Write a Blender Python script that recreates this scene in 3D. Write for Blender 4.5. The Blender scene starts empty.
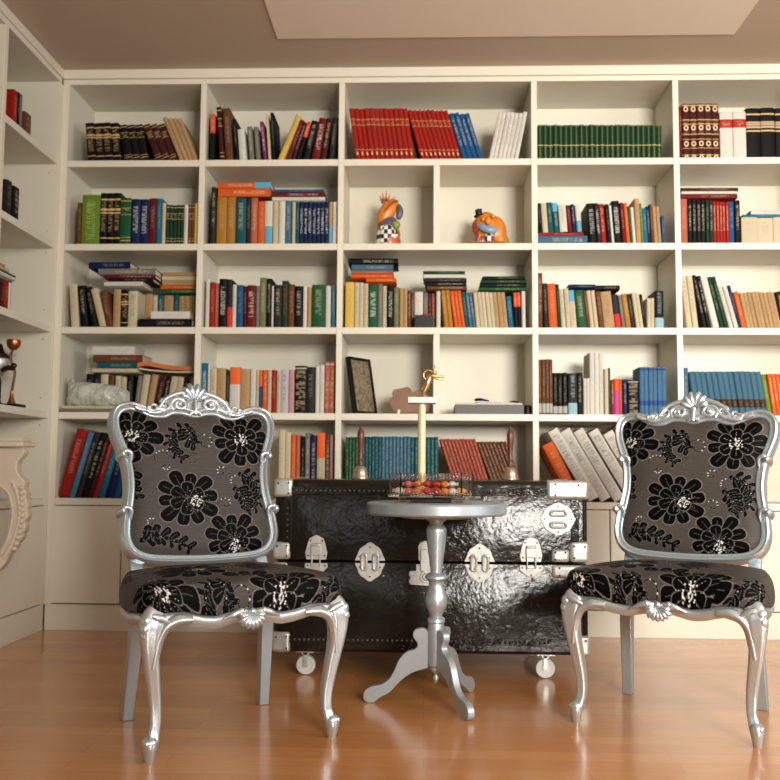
import bpy, bmesh, math, random
import numpy as np
from mathutils import Vector, Matrix, Euler
random.seed(7)
C = bpy.context.scene.collection
S = 0.9
# ------------------------------------------------------------------ camera
F, YAW, PIT, ROL, CAMZ = 943.87, .0367, .0844, .0070, .7878 * S
cd = bpy.data.cameras.new('camera'); cam = bpy.data.objects.new('camera', cd); C.objects.link(cam)
cd.sensor_fit = 'HORIZONTAL'; cd.sensor_width = 36; cd.lens = F * 36 / 780; cd.clip_start = .02; cd.clip_end = 60
cam.matrix_world = (Matrix.Translation((0, 0, CAMZ)) @ Matrix.Rotation(YAW, 4, 'Z') @
                    Matrix.Rotation(math.pi / 2 + PIT, 4, 'X') @ Matrix.Rotation(ROL, 4, 'Z'))
bpy.context.scene.camera = cam
cd.dof.use_dof = True; cd.dof.focus_distance = 2.75; cd.dof.aperture_fstop = 4.0
# ------------------------------------------------------------------ light
world = bpy.data.worlds.new('world'); bpy.context.scene.world = world; world.use_nodes = True
world.node_tree.nodes['Background'].inputs[0].default_value = (.75, .85, 1, 1)
world.node_tree.nodes['Background'].inputs[1].default_value = 0.6
def area(name, loc, rot, sx, sy, power, col):
    l = bpy.data.lights.new(name, 'AREA'); l.shape = 'RECTANGLE'; l.size = sx; l.size_y = sy; l.energy = power; l.color = col
    o = bpy.data.objects.new(name, l); C.objects.link(o); o.location = loc; o.rotation_euler = rot; return o
R = math.radians
rl = area('rear_window_daylight', (1.9, -2.42, 1.75), (R(88), 0, R(-1)), 1.6, 1.3, 110, (1, .955, .87)); rl.data.spread = R(88)
area('left_rear_window_daylight', (-1.3, -2.42, 1.75), (R(90), 0, 0), .8, 1.3, 8, (.95, .95, 1))
area('side_window_daylight', (3.12, 1.2, 1.55), (R(90), 0, R(90)), 2.4, 1.6, 62, (.95, .98, 1))
vs = bpy.context.scene.view_settings
vs.view_transform = 'Standard'; vs.look = 'None'; vs.gamma = 1; vs.use_curve_mapping = False; vs.exposure = 0.25
# ------------------------------------------------------------------ helpers
def ray(px, py):
    u, v = px - 390, py - 390
    c, s = math.cos(ROL), math.sin(ROL); u, v = u * c + v * s, -u * s + v * c
    x, y2, z = u / F, 1.0, -v / F
    c, s = math.cos(PIT), math.sin(PIT); y = y2 * c - z * s; z = y2 * s + z * c
    c, s = math.cos(YAW), math.sin(YAW); return (x * c - y * s, x * s + y * c, z)
def at(px, py, Y):
    r = ray(px, py); t = Y / r[1]; return Vector((r[0] * t, Y, CAMZ + r[2] * t))

class MB:
    def __init__(s): s.v = []; s.f = []; s.m = []
    def add(s, vs_, fs, mi=0):
        n = len(s.v); s.v += [tuple(v) for v in vs_]
        s.f += [tuple(i + n for i in f) for f in fs]; s.m += [mi] * len(fs); return s
    def box(s, x0, x1, y0, y1, z0, z1, mi=0):
        return s.add([(x, y, z) for z in (z0, z1) for y in (y0, y1) for x in (x0, x1)],
                     [(0, 2, 3, 1), (4, 5, 7, 6), (0, 1, 5, 4), (2, 6, 7, 3), (0, 4, 6, 2), (1, 3, 7, 5)], mi)
    def obox(s, c, ax, ay, az, mi=0):   # oriented box: centre, half-axis vectors
        c, ax, ay, az = map(Vector, (c, ax, ay, az))
        return s.add([c + a * ax + b * ay + d * az for d in (-1, 1) for b in (-1, 1) for a in (-1, 1)],
                     [(0, 2, 3, 1), (4, 5, 7, 6), (0, 1, 5, 4), (2, 6, 7, 3), (0, 4, 6, 2), (1, 3, 7, 5)], mi)
    def rings(s, rings, closed=False, caps=True, mi=0):
        n = len(rings[0]); k = len(rings); V = [p for r in rings for p in r]; Fc = []
        for i in range(k if closed else k - 1):
            a, b = i * n, ((i + 1) % k) * n
            for j in range(n):
                j2 = (j + 1) % n; Fc.append((a + j, a + j2, b + j2, b + j))
        if caps and not closed:
            Fc.append(tuple(range(n - 1, -1, -1))); Fc.append(tuple((k - 1) * n + j for j in range(n)))
        return s.add(V, Fc, mi)
    def lathe(s, prof, c=(0, 0, 0), seg=28, mi=0, sx=1, sy=1, axis='z'):
        rs = []
        for r, z in prof:
            ring = []
            for j in range(seg):
                a = 2 * math.pi * j / seg; x, y = max(r, 1e-4) * math.cos(a) * sx, max(r, 1e-4) * math.sin(a) * sy
                p = {'z': (x, y, z), 'x': (z, x, y), 'y': (x, z, -y)}[axis]
                ring.append((c[0] + p[0], c[1] + p[1], c[2] + p[2]))
            rs.append(ring)
        return s.rings(rs, mi=mi)
    def tube(s, path, rad, seg=8, mi=0, closed=False, flat=1.0, up=None, mod=None):
        P = [Vector(p) for p in path]; n = len(P); rs = []; prev = None
        for i, p in enumerate(P):
            if closed: t = P[(i + 1) % n] - P[i - 1]
            else: t = P[min(i + 1, n - 1)] - P[max(i - 1, 0)]
            t.normalize()
            if up is not None: a = t.cross(Vector(up))
            elif prev is None: a = t.cross(Vector((0, 0, 1)) if abs(t.z) < .9 else Vector((0, 1, 0)))
            else: a = prev - t * prev.dot(t)
            if a.length < 1e-6: a = t.orthogonal()
            a.normalize(); prev = a; b = t.cross(a); r = rad[i] if isinstance(rad, (list, tuple)) else rad
            ring = []
            for j in range(seg):
                th = 2 * math.pi * j / seg; rr = r * (mod(th) if mod else 1)
                ring.append(p + a * math.cos(th) * rr + b * math.sin(th) * rr * flat)
            rs.append(ring)
        return s.rings(rs, closed=closed, mi=mi)
    def ball(s, c, r, mi=0, sx=1, sy=1, sz=1, seg=12, rg=8):
        return s.lathe([(r * math.sin(math.pi * i / rg), -r * sz * math.cos(math.pi * i / rg)) for i in range(rg + 1)], c, seg, mi, sx, sy)
    def prism(s, poly, d0, d1, fn, mi=0):  # fn(a,b,d)->point ; poly of (a,b)
        n = len(poly); V = [fn(a, b, d0) for a, b in poly] + [fn(a, b, d1) for a, b in poly]
        Fc = [tuple(range(n - 1, -1, -1)), tuple(range(n, 2 * n))] + [(i, (i + 1) % n, n + (i + 1) % n, n + i) for i in range(n)]
        return s.add(V, Fc, mi)
    def build(s, name, mats, parent=None, smooth=True, bevel=0, angle=38, loc=None, rot=None, label=None):
        me = bpy.data.meshes.new(name); me.from_pydata(s.v, [], s.f)
        if not isinstance(mats, (list, tuple)): mats = [mats]
        for m in mats: me.materials.append(m)
        me.polygons.foreach_set('material_index', s.m)
        bm = bmesh.new(); bm.from_mesh(me); bmesh.ops.recalc_face_normals(bm, faces=bm.faces); bm.to_mesh(me); bm.free()
        if smooth: me.shade_smooth(); me.set_sharp_from_angle(angle=R(angle))
        o = bpy.data.objects.new(name, me); C.objects.link(o)
        if parent: o.parent = parent
        if loc is not None: o.location = loc
        if rot is not None: o.rotation_euler = rot
        if bevel:
            b = o.modifiers.new('bevel', 'BEVEL'); b.width = bevel; b.segments = 2; b.limit_method = 'ANGLE'; b.harden_normals = False
        if label: o['label'] = label
        return o
def tag(o, label=None, cat=None, group=None, kind=None):
    if label: o['label'] = label
    if cat: o['category'] = cat
    if group: o['group'] = group
    if kind: o['kind'] = kind
    return o
def empty(name, loc=(0, 0, 0), rz=0, label=None, cat=None, group=None):
    o = bpy.data.objects.new(name, None); C.objects.link(o); o.location = loc; o.rotation_euler = (0, 0, rz); o.empty_display_size = .05
    return tag(o, label, cat, group)
def smooth_path(pts, n=6, closed=False):
    P = [np.array(p, float) for p in pts]; out = []; k = len(P)
    for i in range(k if closed else k - 1):
        if closed: a, b, c, d = P[i - 1], P[i], P[(i + 1) % k], P[(i + 2) % k]
        else: a, b, c, d = P[max(i - 1, 0)], P[i], P[i + 1], P[min(i + 2, k - 1)]
        for j in range(n):
            t = j / n; out.append(.5 * (2 * b + (c - a) * t + (2 * a - 5 * b + 4 * c - d) * t * t + (3 * b - a - 3 * c + d) * t ** 3))
    if not closed: out.append(P[-1])
    return out
# ------------------------------------------------------------------ materials
class NT:
    def __init__(s, name):
        s.m = bpy.data.materials.new(name); s.m.use_nodes = True; s.t = s.m.node_tree; s.n = s.t.nodes; s.b = s.n['Principled BSDF']
    def new(s, typ, **kw):
        o = s.n.new(typ)
        for k, v in kw.items(): setattr(o, k, v)
        return o
    def set(s, sock, val):
        if isinstance(val, bpy.types.NodeSocket): s.t.links.new(val, sock)
        elif isinstance(val, (tuple, list)) and len(val) == 3 and sock.type == 'RGBA': sock.default_value = (*val, 1)
        else: sock.default_value = val
    def math(s, op, a, b=0.0, c=None):
        o = s.new('ShaderNodeMath', operation=op); s.set(o.inputs[0], a); s.set(o.inputs[1], b)
        if c is not None: s.set(o.inputs[2], c)
        return o.outputs[0]
    def mix(s, f, a, b):
        o = s.new('ShaderNodeMix', data_type='RGBA'); s.set(o.inputs[0], f); s.set(o.inputs[6], a); s.set(o.inputs[7], b); return o.outputs[2]
    def noise(s, scale, vec=None, detail=3, rough=.5):
        o = s.new('ShaderNodeTexNoise'); o.inputs['Scale'].default_value = scale; o.inputs['Detail'].default_value = detail; o.inputs['Roughness'].default_value = rough
        if vec is not None: s.set(o.inputs['Vector'], vec)
        return o.outputs[0]
    def coord(s, kind='Object', scale=None):
        o = s.new('ShaderNodeTexCoord').outputs[kind]
        if scale:
            m = s.new('ShaderNodeMapping'); s.set(m.inputs[0], o); m.inputs['Scale'].default_value = scale; o = m.outputs[0]
        return o
    def range(s, v, a, b, c=0., d=1., smooth=False):
        o = s.new('ShaderNodeMapRange'); s.set(o.inputs[0], v); o.inputs[1].default_value = a; o.inputs[2].default_value = b; o.inputs[3].default_value = c; o.inputs[4].default_value = d
        return o.outputs[0]
    def band(s, v, a, b):
        return s.math('MULTIPLY', s.math('GREATER_THAN', v, a), s.math('LESS_THAN', v, b))
    def bump(s, h, strength=.3, dist=.01):
        o = s.new('ShaderNodeBump'); o.inputs['Strength'].default_value = strength; o.inputs['Distance'].default_value = dist
        s.set(o.inputs['Height'], h); s.t.links.new(o.outputs[0], s.b.inputs['Normal'])
    def fin(s, col=None, rough=None, metal=None, **kw):
        if col is not None: s.set(s.b.inputs['Base Color'], col)
        if rough is not None: s.set(s.b.inputs['Roughness'], rough)
        if metal is not None: s.set(s.b.inputs['Metallic'], metal)
        for k, v in kw.items(): s.set(s.b.inputs[k.replace('_', ' ')], v)
        return s.m
def plain(name, col, rough=.5, metal=0, bump=0, bscale=60, var=.12, **kw):
    t = NT(name); n = t.noise(bscale, t.coord())
    c2 = tuple(x * (1 - var) for x in col)
    m = t.fin(t.mix(n, col, c2), rough, metal, **kw)
    if bump: t.bump(n, bump, .003)
    return m
M = {}
M['shelf'] = plain('painted_shelf', (.68, .64, .525), .42, bump=.03, bscale=30, var=.04)
M['wall'] = plain('wall_paint', (.34, .27, .19), .8, bump=.05, bscale=120, var=.03)
M['ceil'] = plain('ceiling_paint', (.54, .445, .345), .85, bump=.04, bscale=90, var=.03)
M['ceil2'] = plain('ceiling_panel_paint', (.88, .80, .67), .85, bump=.04, bscale=90, var=.03)
M['gap'] = plain('dark_gap', (.09, .06, .04), .9)
M['silver'] = plain('silver_paint', (.575, .645, .68), .28, .75, bump=.08, bscale=140, var=.1)
M['silver2'] = plain('silver_paint_satin', (.43, .485, .515), .36, .6, bump=.05, bscale=90, var=.1)
M['nickel'] = plain('nickel_plate', (.62, .62, .58), .36, .55, bump=.2, bscale=45, var=.45)
M['gold'] = plain('gilt_metal', (.75, .48, .20), .3, .9)
M['copper'] = plain('copper_metal', (.45, .16, .06), .28, .9)
M['brass'] = plain('bell_metal', (.58, .50, .40), .28, .85, bump=.1, bscale=30, var=.2)
M['wood_red'] = plain('turned_red_wood', (.17, .04, .014), .35, bump=.1, bscale=40, var=.5)
M['wood_tan'] = plain('carved_tan_wood', (.24, .105, .045), .5, bump=.2, bscale=35, var=.4)
M['marble'] = plain('white_marble', (.75, .73, .68), .3, var=.15, bscale=12)
M['cream'] = plain('cream_column', (.78, .62, .35), .35, .1, var=.2, bscale=40)
M['black'] = plain('black_lacquer', (.006, .005, .005), .42, Specular_IOR_Level=.25)
M['rubber'] = plain('grey_caster_wheel', (.55, .56, .54), .45)
M['page'] = plain('page_edges', (.66, .58, .44), .85, bump=.2, bscale=300, var=.25)
M['plaster'] = plain('carved_plaster', (.66, .58, .45), .6, bump=.35, bscale=45, var=.18)
def mat_plastic():
    t = NT('crumpled_plastic'); v = t.new('ShaderNodeTexVoronoi'); v.inputs['Scale'].default_value = 26
    n = t.noise(18, t.coord(), 4); t.bump(n, 1.0, .03)
    return t.fin(t.mix(n, (.80, .82, .74), (.52, .55, .47)), .16, 0, Transmission_Weight=.35)
M['plastic'] = mat_plastic()
def mat_glass():
    t = NT('clear_glass'); return t.fin((.95, .9, .88), .03, 0, Transmission_Weight=1.0, IOR=1.45)
M['glass'] = mat_glass()
def mat_leather():
    t = NT('black_patent_leather'); co = t.coord()
    n = t.noise(9, co, 6, .62); w = t.noise(70, co, 3)
    st = t.noise(3.5, t.coord('Object', (1, 1, 6)), 5, .6)
    h = t.math('ADD', t.math('MULTIPLY', n, 1.0), t.math('MULTIPLY', w, .16)); t.bump(h, .42, .012)
    return t.fin(t.mix(st, (.0035, .003, .0025), (.016, .013, .007)), t.range(n, .3, .7, .11, .22), 0, Specular_IOR_Level=.33)
M['leather'] = mat_leather()
def mat_floor():
    t = NT('oak_parquet'); co = t.coord('Object')
    br = t.new('ShaderNodeTexBrick'); t.set(br.inputs['Vector'], co); br.offset = .37
    for k, v in (('Scale', 1.0), ('Mortar Size', .0012), ('Mortar Smooth', .2), ('Brick Width', .62), ('Row Height', .075), ('Bias', 0.0)): br.inputs[k].default_value = v
    t.set(br.inputs['Color1'], (.60, .27, .092)); t.set(br.inputs['Color2'], (.45, .18, .056)); t.set(br.inputs['Mortar'], (.34, .13, .042))
    g = t.noise(14, t.coord('Object', (.35, 7, 1)), 5, .6)
    big = t.noise(1.2, co, 2)
    c = t.mix(t.range(g, .35, .7, 0, .55), br.outputs[0], (.38, .15, .048))
    c = t.mix(t.range(big, .35, .65, 0, .35), c, (.64, .32, .12))
    t.bump(t.math('ADD', g, t.math('MULTIPLY', br.outputs[1], -2.)), .06, .002)
    return t.fin(c, t.range(g, .3, .7, .17, .27), 0, Coat_Weight=.25, Coat_Roughness=.12)
M['floor'] = mat_floor()
def mat_fabric():
    t = NT('damask_upholstery')
    a = t.new('ShaderNodeAttribute', attribute_name='pat'); sp = t.new('ShaderNodeSeparateColor'); t.set(sp.inputs[0], a.outputs['Color'])
    wv = t.noise(1.0, t.coord('Object', (30, 30, 500)), 3, .7)
    base = t.mix(wv, (.020, .0165, .014), (.082, .071, .061))
    c = t.mix(sp.outputs[0], base, (.0012, .001, .001))
    c = t.mix(sp.outputs[2], c, (.22, .20, .18))
    c = t.mix(sp.outputs[1], c, (.62, .62, .58))
    t.bump(t.math('ADD', wv, t.math('MULTIPLY', sp.outputs[0], 1.5)), .35, .0015)
    ro = t.math('SUBTRACT', .52, t.math('MULTIPLY', sp.outputs[1], .25))
    return t.fin(c, ro, 0, Specular_IOR_Level=t.range(sp.outputs[0], 0, 1, .22, .05))
M['fabric'] = mat_fabric()

PAL = dict(red=(.36, .020, .010), darkred=(.17, .012, .010), maroon=(.07, .012, .010), orange=(.68, .14, .025), brown=(.16, .065, .025),
    tan=(.50, .33, .17), cream=(.62, .54, .38), white=(.70, .67, .60), black=(.006, .005, .005), charcoal=(.03, .028, .026), grey=(.22, .21, .18),
    green=(.02, .11, .04), darkgreen=(.012, .055, .022), lime=(.17, .27, .03), teal=(.012, .11, .13), blue=(.018, .10, .24), navy=(.008, .022, .085),
    skyblue=(.09, .21, .33), cyan=(.015, .17, .28), yellow=(.72, .50, .12), ochre=(.45, .22, .04), purple=(.24, .04, .13), rust=(.40, .085, .045), pink=(.55, .32, .32), salmon=(.48, .15, .09),
    steelblue=(.07, .17, .25), lavender=(.55, .50, .55), olive=(.20, .20, .10), gold=(.5, .32, .12))
NAMES = dict(darkred='dark red', darkgreen='dark green', skyblue='pale blue', cyan='bright blue', steelblue='slate blue')
BM = {}
# styles: (band list [(z0,z1,accent)], print accent/zone)
def book_mat(col, style):
    key = (col, style)
    if key in BM: return BM[key]
    base = tuple(.86 * c_ ** 1.12 for c_ in PAL[col]); t = NT('cover_%s_%s' % (col, style))
    g = t.new('ShaderNodeAttribute', attribute_name='bk').outputs['Vector']; sp = t.new('ShaderNodeSeparateXYZ'); t.set(sp.inputs[0], g); x, y, z = sp.outputs
    rnd = t.new('ShaderNodeAttribute', attribute_name='rnd').outputs['Fac']
    lum = sum(base) / 3
    ink = (.62, .56, .42) if lum < .2 else (.06, .05, .05)
    if col in ('red', 'orange') : ink = (.75, .60, .42)
    front = t.math('LESS_THAN', y, .12)
    c = t.mix(t.math('MULTIPLY', rnd, .35), base, tuple(min(1, b * .62 + .01) for b in base))
    sc = t.new('ShaderNodeTexNoise'); sc.noise_dimensions = '4D'; mp = t.new('ShaderNodeMapping'); t.set(mp.inputs[0], g)
    t.set(sc.inputs['Vector'], mp.outputs[0]); t.set(sc.inputs['W'], t.math('MULTIPLY', rnd, 50)); sc.inputs['Detail'].default_value = 1
    def pr(c, z0, z1, ink, sx=2.5, sz=42, x0=.28, x1=.72, th=.52, op=.8):
        sz *= 1.5; sx = 1.6; op *= .42; th = .5
        mp.inputs['Scale'].default_value = (sx, .001, sz); sc.inputs['Scale'].default_value = 1.0
        m = t.math('MULTIPLY', t.math('GREATER_THAN', sc.outputs[0], th), t.math('MULTIPLY', t.band(x, x0, x1), t.band(z, z0, z1)))
        return t.mix(t.math('MULTIPLY', t.math('MULTIPLY', m, front), op), c, ink)
    def band(c, z0, z1, a): return t.mix(t.math('MULTIPLY', t.band(z, z0, z1), front), c, a)
    gold = (.55, .36, .15)
    if style == 'print': c = pr(c, .3, .9, ink)
    elif style == 'faint': c = pr(c, .35, .85, tuple(.5 * (a + b) for a, b in zip(ink, base)))
    elif style == 'gilt':
        for z0, z1 in ((.93, .945), (.78, .79), (.64, .65), (.08, .095), (.15, .16)): c = band(c, z0, z1, gold)
        c = pr(c, .66, .77, gold, 3, 30, .2, .8, .45)
    elif style == 'heavygilt':
        for z0, z1 in ((.86, .89), (.66, .70), (.60, .63), (.12, .14)): c = band(c, z0, z1, gold)
        c = pr(c, .25, .84, gold, 3, 26, .2, .8, .45)
    elif style == 'ornate':
        for z0, z1 in ((.96, .98), (.70, .715), (.625, .64), (.44, .455), (.35, .36), (.19, .2), (.07, .08)): c = band(c, z0, z1, gold)
        for cz in (.905, .565, .275, .02):
            dx = t.math('SUBTRACT', x, .5); dz = t.math('MULTIPLY', t.math('SUBTRACT', z, cz), 6.5)
            d = t.math('SQRT', t.math('ADD', t.math('MULTIPLY', dx, dx), t.math('MULTIPLY', dz, dz)))
            c = t.mix(t.math('MULTIPLY', t.band(d, .17, .33), front), c, (.62, .46, .30))
        c = pr(c, .46, .69, gold, 4, 60, .15, .85, .5, .4)
    elif style == 'redlabel':
        c = band(c, .66, .84, (.32, .02, .015)); c = pr(c, .70, .80, gold, 3, 30, .2, .8, .5); c = band(c, .97, .98, (.45, .38, .28))
    elif style == 'goldlabel':
        c = band(c, .86, .89, gold); c = band(c, .60, .73, (.45, .33, .2)); c = band(c, .64, .655, (.03, .02, .02)); c = band(c, .69, .70, (.03, .02, .02)); c = band(c, .53, .56, gold)
    elif style == 'encyc':
        c = band(c, .78, .79, gold); c = band(c, .67, .68, gold); c = pr(c, .69, .77, (.62, .32, .2), 3, 30, .1, .9, .5, .5); c = pr(c, .08, .2, (.75, .5, .35), 2, 16, .3, .7, .5, .8) if False else band(c, .19, .20, gold)
        c = t.mix(t.math('MULTIPLY', t.math('MULTIPLY', t.band(z, .09, .15), t.band(x, .35, .65)), front), c, (.65, .42, .25))
    elif style == 'greenset':
        c = band(c, .40, .425, (.42, .38, .16)); c = band(c, .97, .985, (.15, .2, .08)); c = pr(c, .06, .38, (.30, .24, .10), 2, 40, .3, .7, .5, .7)
        c = t.mix(t.math('MULTIPLY', t.band(x, .42, .58), t.math('MULTIPLY', front, .25)), c, (.3, .33, .14))
    elif style == 'stripeset':
        c = band(c, .28, .31, (.6, .55, .4)); c = band(c, .22, .24, (.6, .55, .4)); c = pr(c, .35, .95, (.5, .5, .4), 2, 30, .3, .7, .5, .5)
    elif style == 'darkband':
        c = band(c, .17, .36, (.035, .02, .015)); c = pr(c, .2, .33, (.25, .13, .06), 2, 20, .25, .75, .5, .8)
    elif style == 'patterned':
        c = pr(c, .03, .97, (.02, .07, .22), 3, 40, .05, .95, .5, .9); c = band(c, .93, .97, (.02, .05, .16)); c = band(c, .2, .3, (.02, .06, .2))
    elif style == 'redtop': c = band(c, .6, 1.01, (.62, .07, .02)); c = pr(c, .64, .9, (.7, .5, .4))
    elif style == 'redfoot': c = band(c, -.1, .42, (.50, .03, .02))
    elif style == 'bluefoot': c = band(c, -.1, .42, (.12, .32, .42))
    elif style == 'bluetop': c = band(c, .7, 1.01, (.10, .33, .48)); c = pr(c, .2, .65, ink)
    elif style == 'orangetop': c = band(c, .62, 1.01, (.72, .12, .03))
    elif style == 'magentafoot': c = band(c, -.1, .68, (.42, .06, .25))
    elif style == 'panel': c = band(c, .12, .9, tuple(b * .55 + .02 for b in base)); c = pr(c, .2, .8, ink, 2, 26, .2, .8, .5)
    elif style == 'sections':
        for z0, z1 in ((.33, .36), (.62, .64), (.76, .77), (.42, .43)): c = band(c, z0, z1, (.10, .2, .02))
        c = pr(c, .1, .9, (.45, .6, .2), 3, 26, .25, .75, .6)
    elif style == 'art':
        c = pr(c, .08, .9, (.55, .42, .25), 4, 14, .1, .9, .5); c = band(c, .93, .96, (.4, .35, .3))
    elif style == 'redprint': c = pr(c, .25, .9, (.55, .05, .04), 2.5, 36)
    elif style == 'silverfoot': c = band(c, .03, .2, (.35, .36, .32)); c = pr(c, .3, .9, (.3, .27, .22))
    elif style == 'skyfoot': c = band(c, .0, .28, (.25, .40, .45)); c = pr(c, .4, .95, (.4, .5, .5))
    elif style == 'whitetitle': c = pr(c, .25, .85, (.75, .74, .72), 2.2, 34, .22, .78, .5, .95)
    elif style == 'binder': c = pr(c, .55, .93, (.10, .09, .09), 2.5, 60, .2, .8, .5, .75); c = pr(c, .1, .93, (.10, .09, .09), 2.5, 60, .2, .8, .5, .75)
    BM[key] = t.fin(c, .55, 0, Specular_IOR_Level=.12)
    return BM[key]

# ------------------------------------------------------------------ book geometry
def book_mesh(w, L, d, lying=False):
    """spine faces -y at y=0; x 0..w; z 0..L; pages recessed"""
    w = max(w, .004); cv = min(.0022, w * .22); rec = .003
    cover = MB(); b = min(.004, w * .25); k = 5
    prof = [(0, d), (0, b)] + [(w * .5 - w * .5 * math.cos(math.pi * i / k), b - b * math.sin(math.pi * i / k)) for i in range(1, k)] + [(w, b), (w, d), (w - cv, d), (w - cv, b + cv), (cv, b + cv), (cv, d)]
    cover.rings([[(x, y, z) for x, y in prof] for z in (0, L)])
    pg = MB().box(cv, w - cv, b + cv, d - rec, rec, L - rec)
    return cover, pg
def ordn(i): return ['first', 'second', 'third', 'fourth', 'fifth', 'sixth', 'seventh', 'eighth', 'ninth', 'tenth', 'eleventh', 'twelfth'][i] if i < 12 else '%d%s' % (i + 1, {1: 'st', 2: 'nd', 3: 'rd'}.get((i + 1) % 10 if (i + 1) not in (11, 12, 13) else 0, 'th'))
COLN = ['leftmost bay', 'second bay', 'wide central bay', 'fourth bay', 'rightmost bay']
ROWN = ['top shelf', 'second shelf', 'third shelf', 'fourth shelf', 'fifth shelf']
ALLB = []
def make_book(name, w, L, d, loc, rot, col, style, info):
    cv, pg = book_mesh(w, L, d)
    o = cv.build(name, book_mat(col, style), loc=loc, rot=rot, angle=50)
    co = np.array(cv.v) / np.array([w, d, L]); at_ = o.data.attributes.new('bk', 'FLOAT_VECTOR', 'POINT'); at_.data.foreach_set('vector', co.astype(np.float32).ravel())
    ar = o.data.attributes.new('rnd', 'FLOAT', 'POINT'); ar.data.foreach_set('value', np.full(len(co), random.random(), np.float32))
    p = pg.build('page_block', M['page'], o, smooth=False)
    o['category'] = 'book'; info['o'] = o; info['pg'] = p; info['L'] = L; info['d'] = d; info['col'] = col; info['style'] = style; ALLB.append(info); return o

D = 4.6 * S
Z = [2.7309 * S, 2.3364 * S, 1.9075 * S, 1.4869 * S, 1.0619 * S, .639 * S]      # interior top, then shelf tops
XR = [-1.811 * S, -1.1085 * S, -.4069 * S, .5553 * S, 1.255 * S, 1.93 * S]      # right faces of uprights
XL = [x - .029 * S for x in XR]
DEP = .3673 * S; TH = .030
ZB = .1252 * S; ZC = 2.8052 * S; FX = -1.8461 * S
YB = D + DEP

# ================================================================== room
def struct(mb, name, m, **kw): return tag(mb.build(name, m, smooth=False, **kw), kind='structure')
XW0, XW1, YR = -2.15, 3.25, -2.6
struct(MB().box(XW0 - .1, XW1 + .1, YR - .1, YB + .15, -.08, 0), 'floor', M['floor'])
struct(MB().box(XW0 - .1, XW1 + .1, YR - .1, YB + .15, ZC, ZC + .1), 'ceiling', M['ceil'])
struct(MB().box(-.627, 1.28, .4, 3.83, ZC - .004, ZC + .02), 'trim_1', M['ceil2'], label='pale rectangular ceiling panel')
struct(MB().box(XW0 - .1, XW0, YR, YB + .12, 0, ZC), 'wall_left', M['wall'])
struct(MB().box(XW0, XW1, YB + .02, YB + .12, 0, ZC), 'wall_back', M['wall'])
rw = MB()   # right wall with a window opening
rw.box(XW1, XW1 + .1, YR, 0, 0, ZC).box(XW1, XW1 + .1, 2.4, YB + .12, 0, ZC).box(XW1, XW1 + .1, 0, 2.4, 0, .75).box(XW1, XW1 + .1, 0, 2.4, 2.35, ZC)
struct(rw, 'wall_right', M['wall'])
rr = MB()
rr.box(XW0, -1.7, YR - .1, YR, 0, ZC).box(-.9, 1.1, YR - .1, YR, 0, ZC).box(2.7, XW1, YR - .1, YR, 0, ZC).box(-1.7, -.9, YR - .1, YR, 0, 1.1).box(-1.7, -.9, YR - .1, YR, 2.4, ZC).box(1.1, 2.7, YR - .1, YR, 0, 1.1).box(1.1, 2.7, YR - .1, YR, 2.4, ZC)
struct(rr, 'wall_rear', M['wall'])

# ================================================================== built-in bookcase
bc = empty('bookcase', (0, D, 0), 0, 'white built-in bookcase with five bays covering the whole back wall', 'bookcase')
def bpart(mb, name, bevel=.0015, m='shelf'): 
    o = mb.build(name, M[m], bc, smooth=False, bevel=bevel); o.location = (0, -D, 0); return o
X5 = XR[5]
for i in range(6):
    bpart(MB().box(XL[i] if i else FX + .0005, XR[i], D, YB, ZB, Z[0]), 'upright', .0015 if i else 0)
bpart(MB().box(FX, X5, YB, YB + .015, 0, ZC), 'back_panel', 0)
bpart(MB().box(FX, X5, D - .001, YB, Z[0], Z[0] + .024), 'top_board')
bpart(MB().box(FX, X5, D - .012, YB, Z[0] + .0245, ZC), 'cornice')
bpart(MB().box(FX + .001, X5, D + .006, YB, 0, ZB), 'plinth')
for i in range(5):
    for r in range(1, 6):
        bpart(MB().box(XR[i] + .0004, XL[i + 1] - .0004, D + .001, YB, Z[r] - TH, Z[r]), 'shelf')
XMID = at(433.5, 210, D).x; XMID2 = at(433.2, 380, D).x
for (x, a, b) in ((XMID, 2, 1), (XMID2, 4, 3)):
    bpart(MB().box(x, x + .028, D + .002, YB, Z[a], Z[b] - TH), 'divider')
for i in range(5):
    n = 3 if i == 2 else 2; a, b = XR[i] - .012, XL[i + 1] + .012
    for k in range(n):
        x0 = a + (b - a) * k / n + .0025; x1 = a + (b - a) * (k + 1) / n - .0025
        bpart(MB().box(x0, x1, D - .004, D + .014, ZB + .006, Z[5] - TH - .004), 'door')
bpart(MB().box(XR[0], XL[5], D + .016, D + .02, ZB, Z[5] - TH), 'gap_shade_sheet', 0, 'gap')  # dark sheet added behind the doors, shade of the door gaps in its colour
# left unit, standing along the left wall at a right angle
lu = empty('side_bookcase', (FX, D - .02, 0), 0, 'white side bookcase along the left wall, half cut by the photo edge', 'bookcase')
def lpart(mb, name, bevel=.0015, m='shelf'):
    o = mb.build(name, M[m], lu, smooth=False, bevel=bevel); o.location = (-FX, -(D - .02), 0); return o
LX0 = XW0 + .005
lpart(MB().box(LX0, FX, D - .038, D - .0004, ZB, Z[0]), 'end_panel', 0)
YU = 3.575
for (y0, y1) in ((YU - .03, YU), (2.95, 2.98), (2.25, 2.28), (1.0, 1.03)):
    lpart(MB().box(LX0, FX, y0, y1, ZB, Z[0]), 'upright')
lpart(MB().box(LX0, LX0 + .012, 1.0, D - .014, 0, ZC - .002), 'back_panel', 0)
lpart(MB().box(LX0, FX + .001, 1.0, D - .014, Z[0] , Z[0] + .024), 'top_board')
lpart(MB().box(LX0, FX + .008, 1.0, D - .014, Z[0] + .0245, ZC - .002), 'cornice')
lpart(MB().box(LX0, FX - .004, 1.0, D + .0055, 0, ZB), 'plinth')
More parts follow.
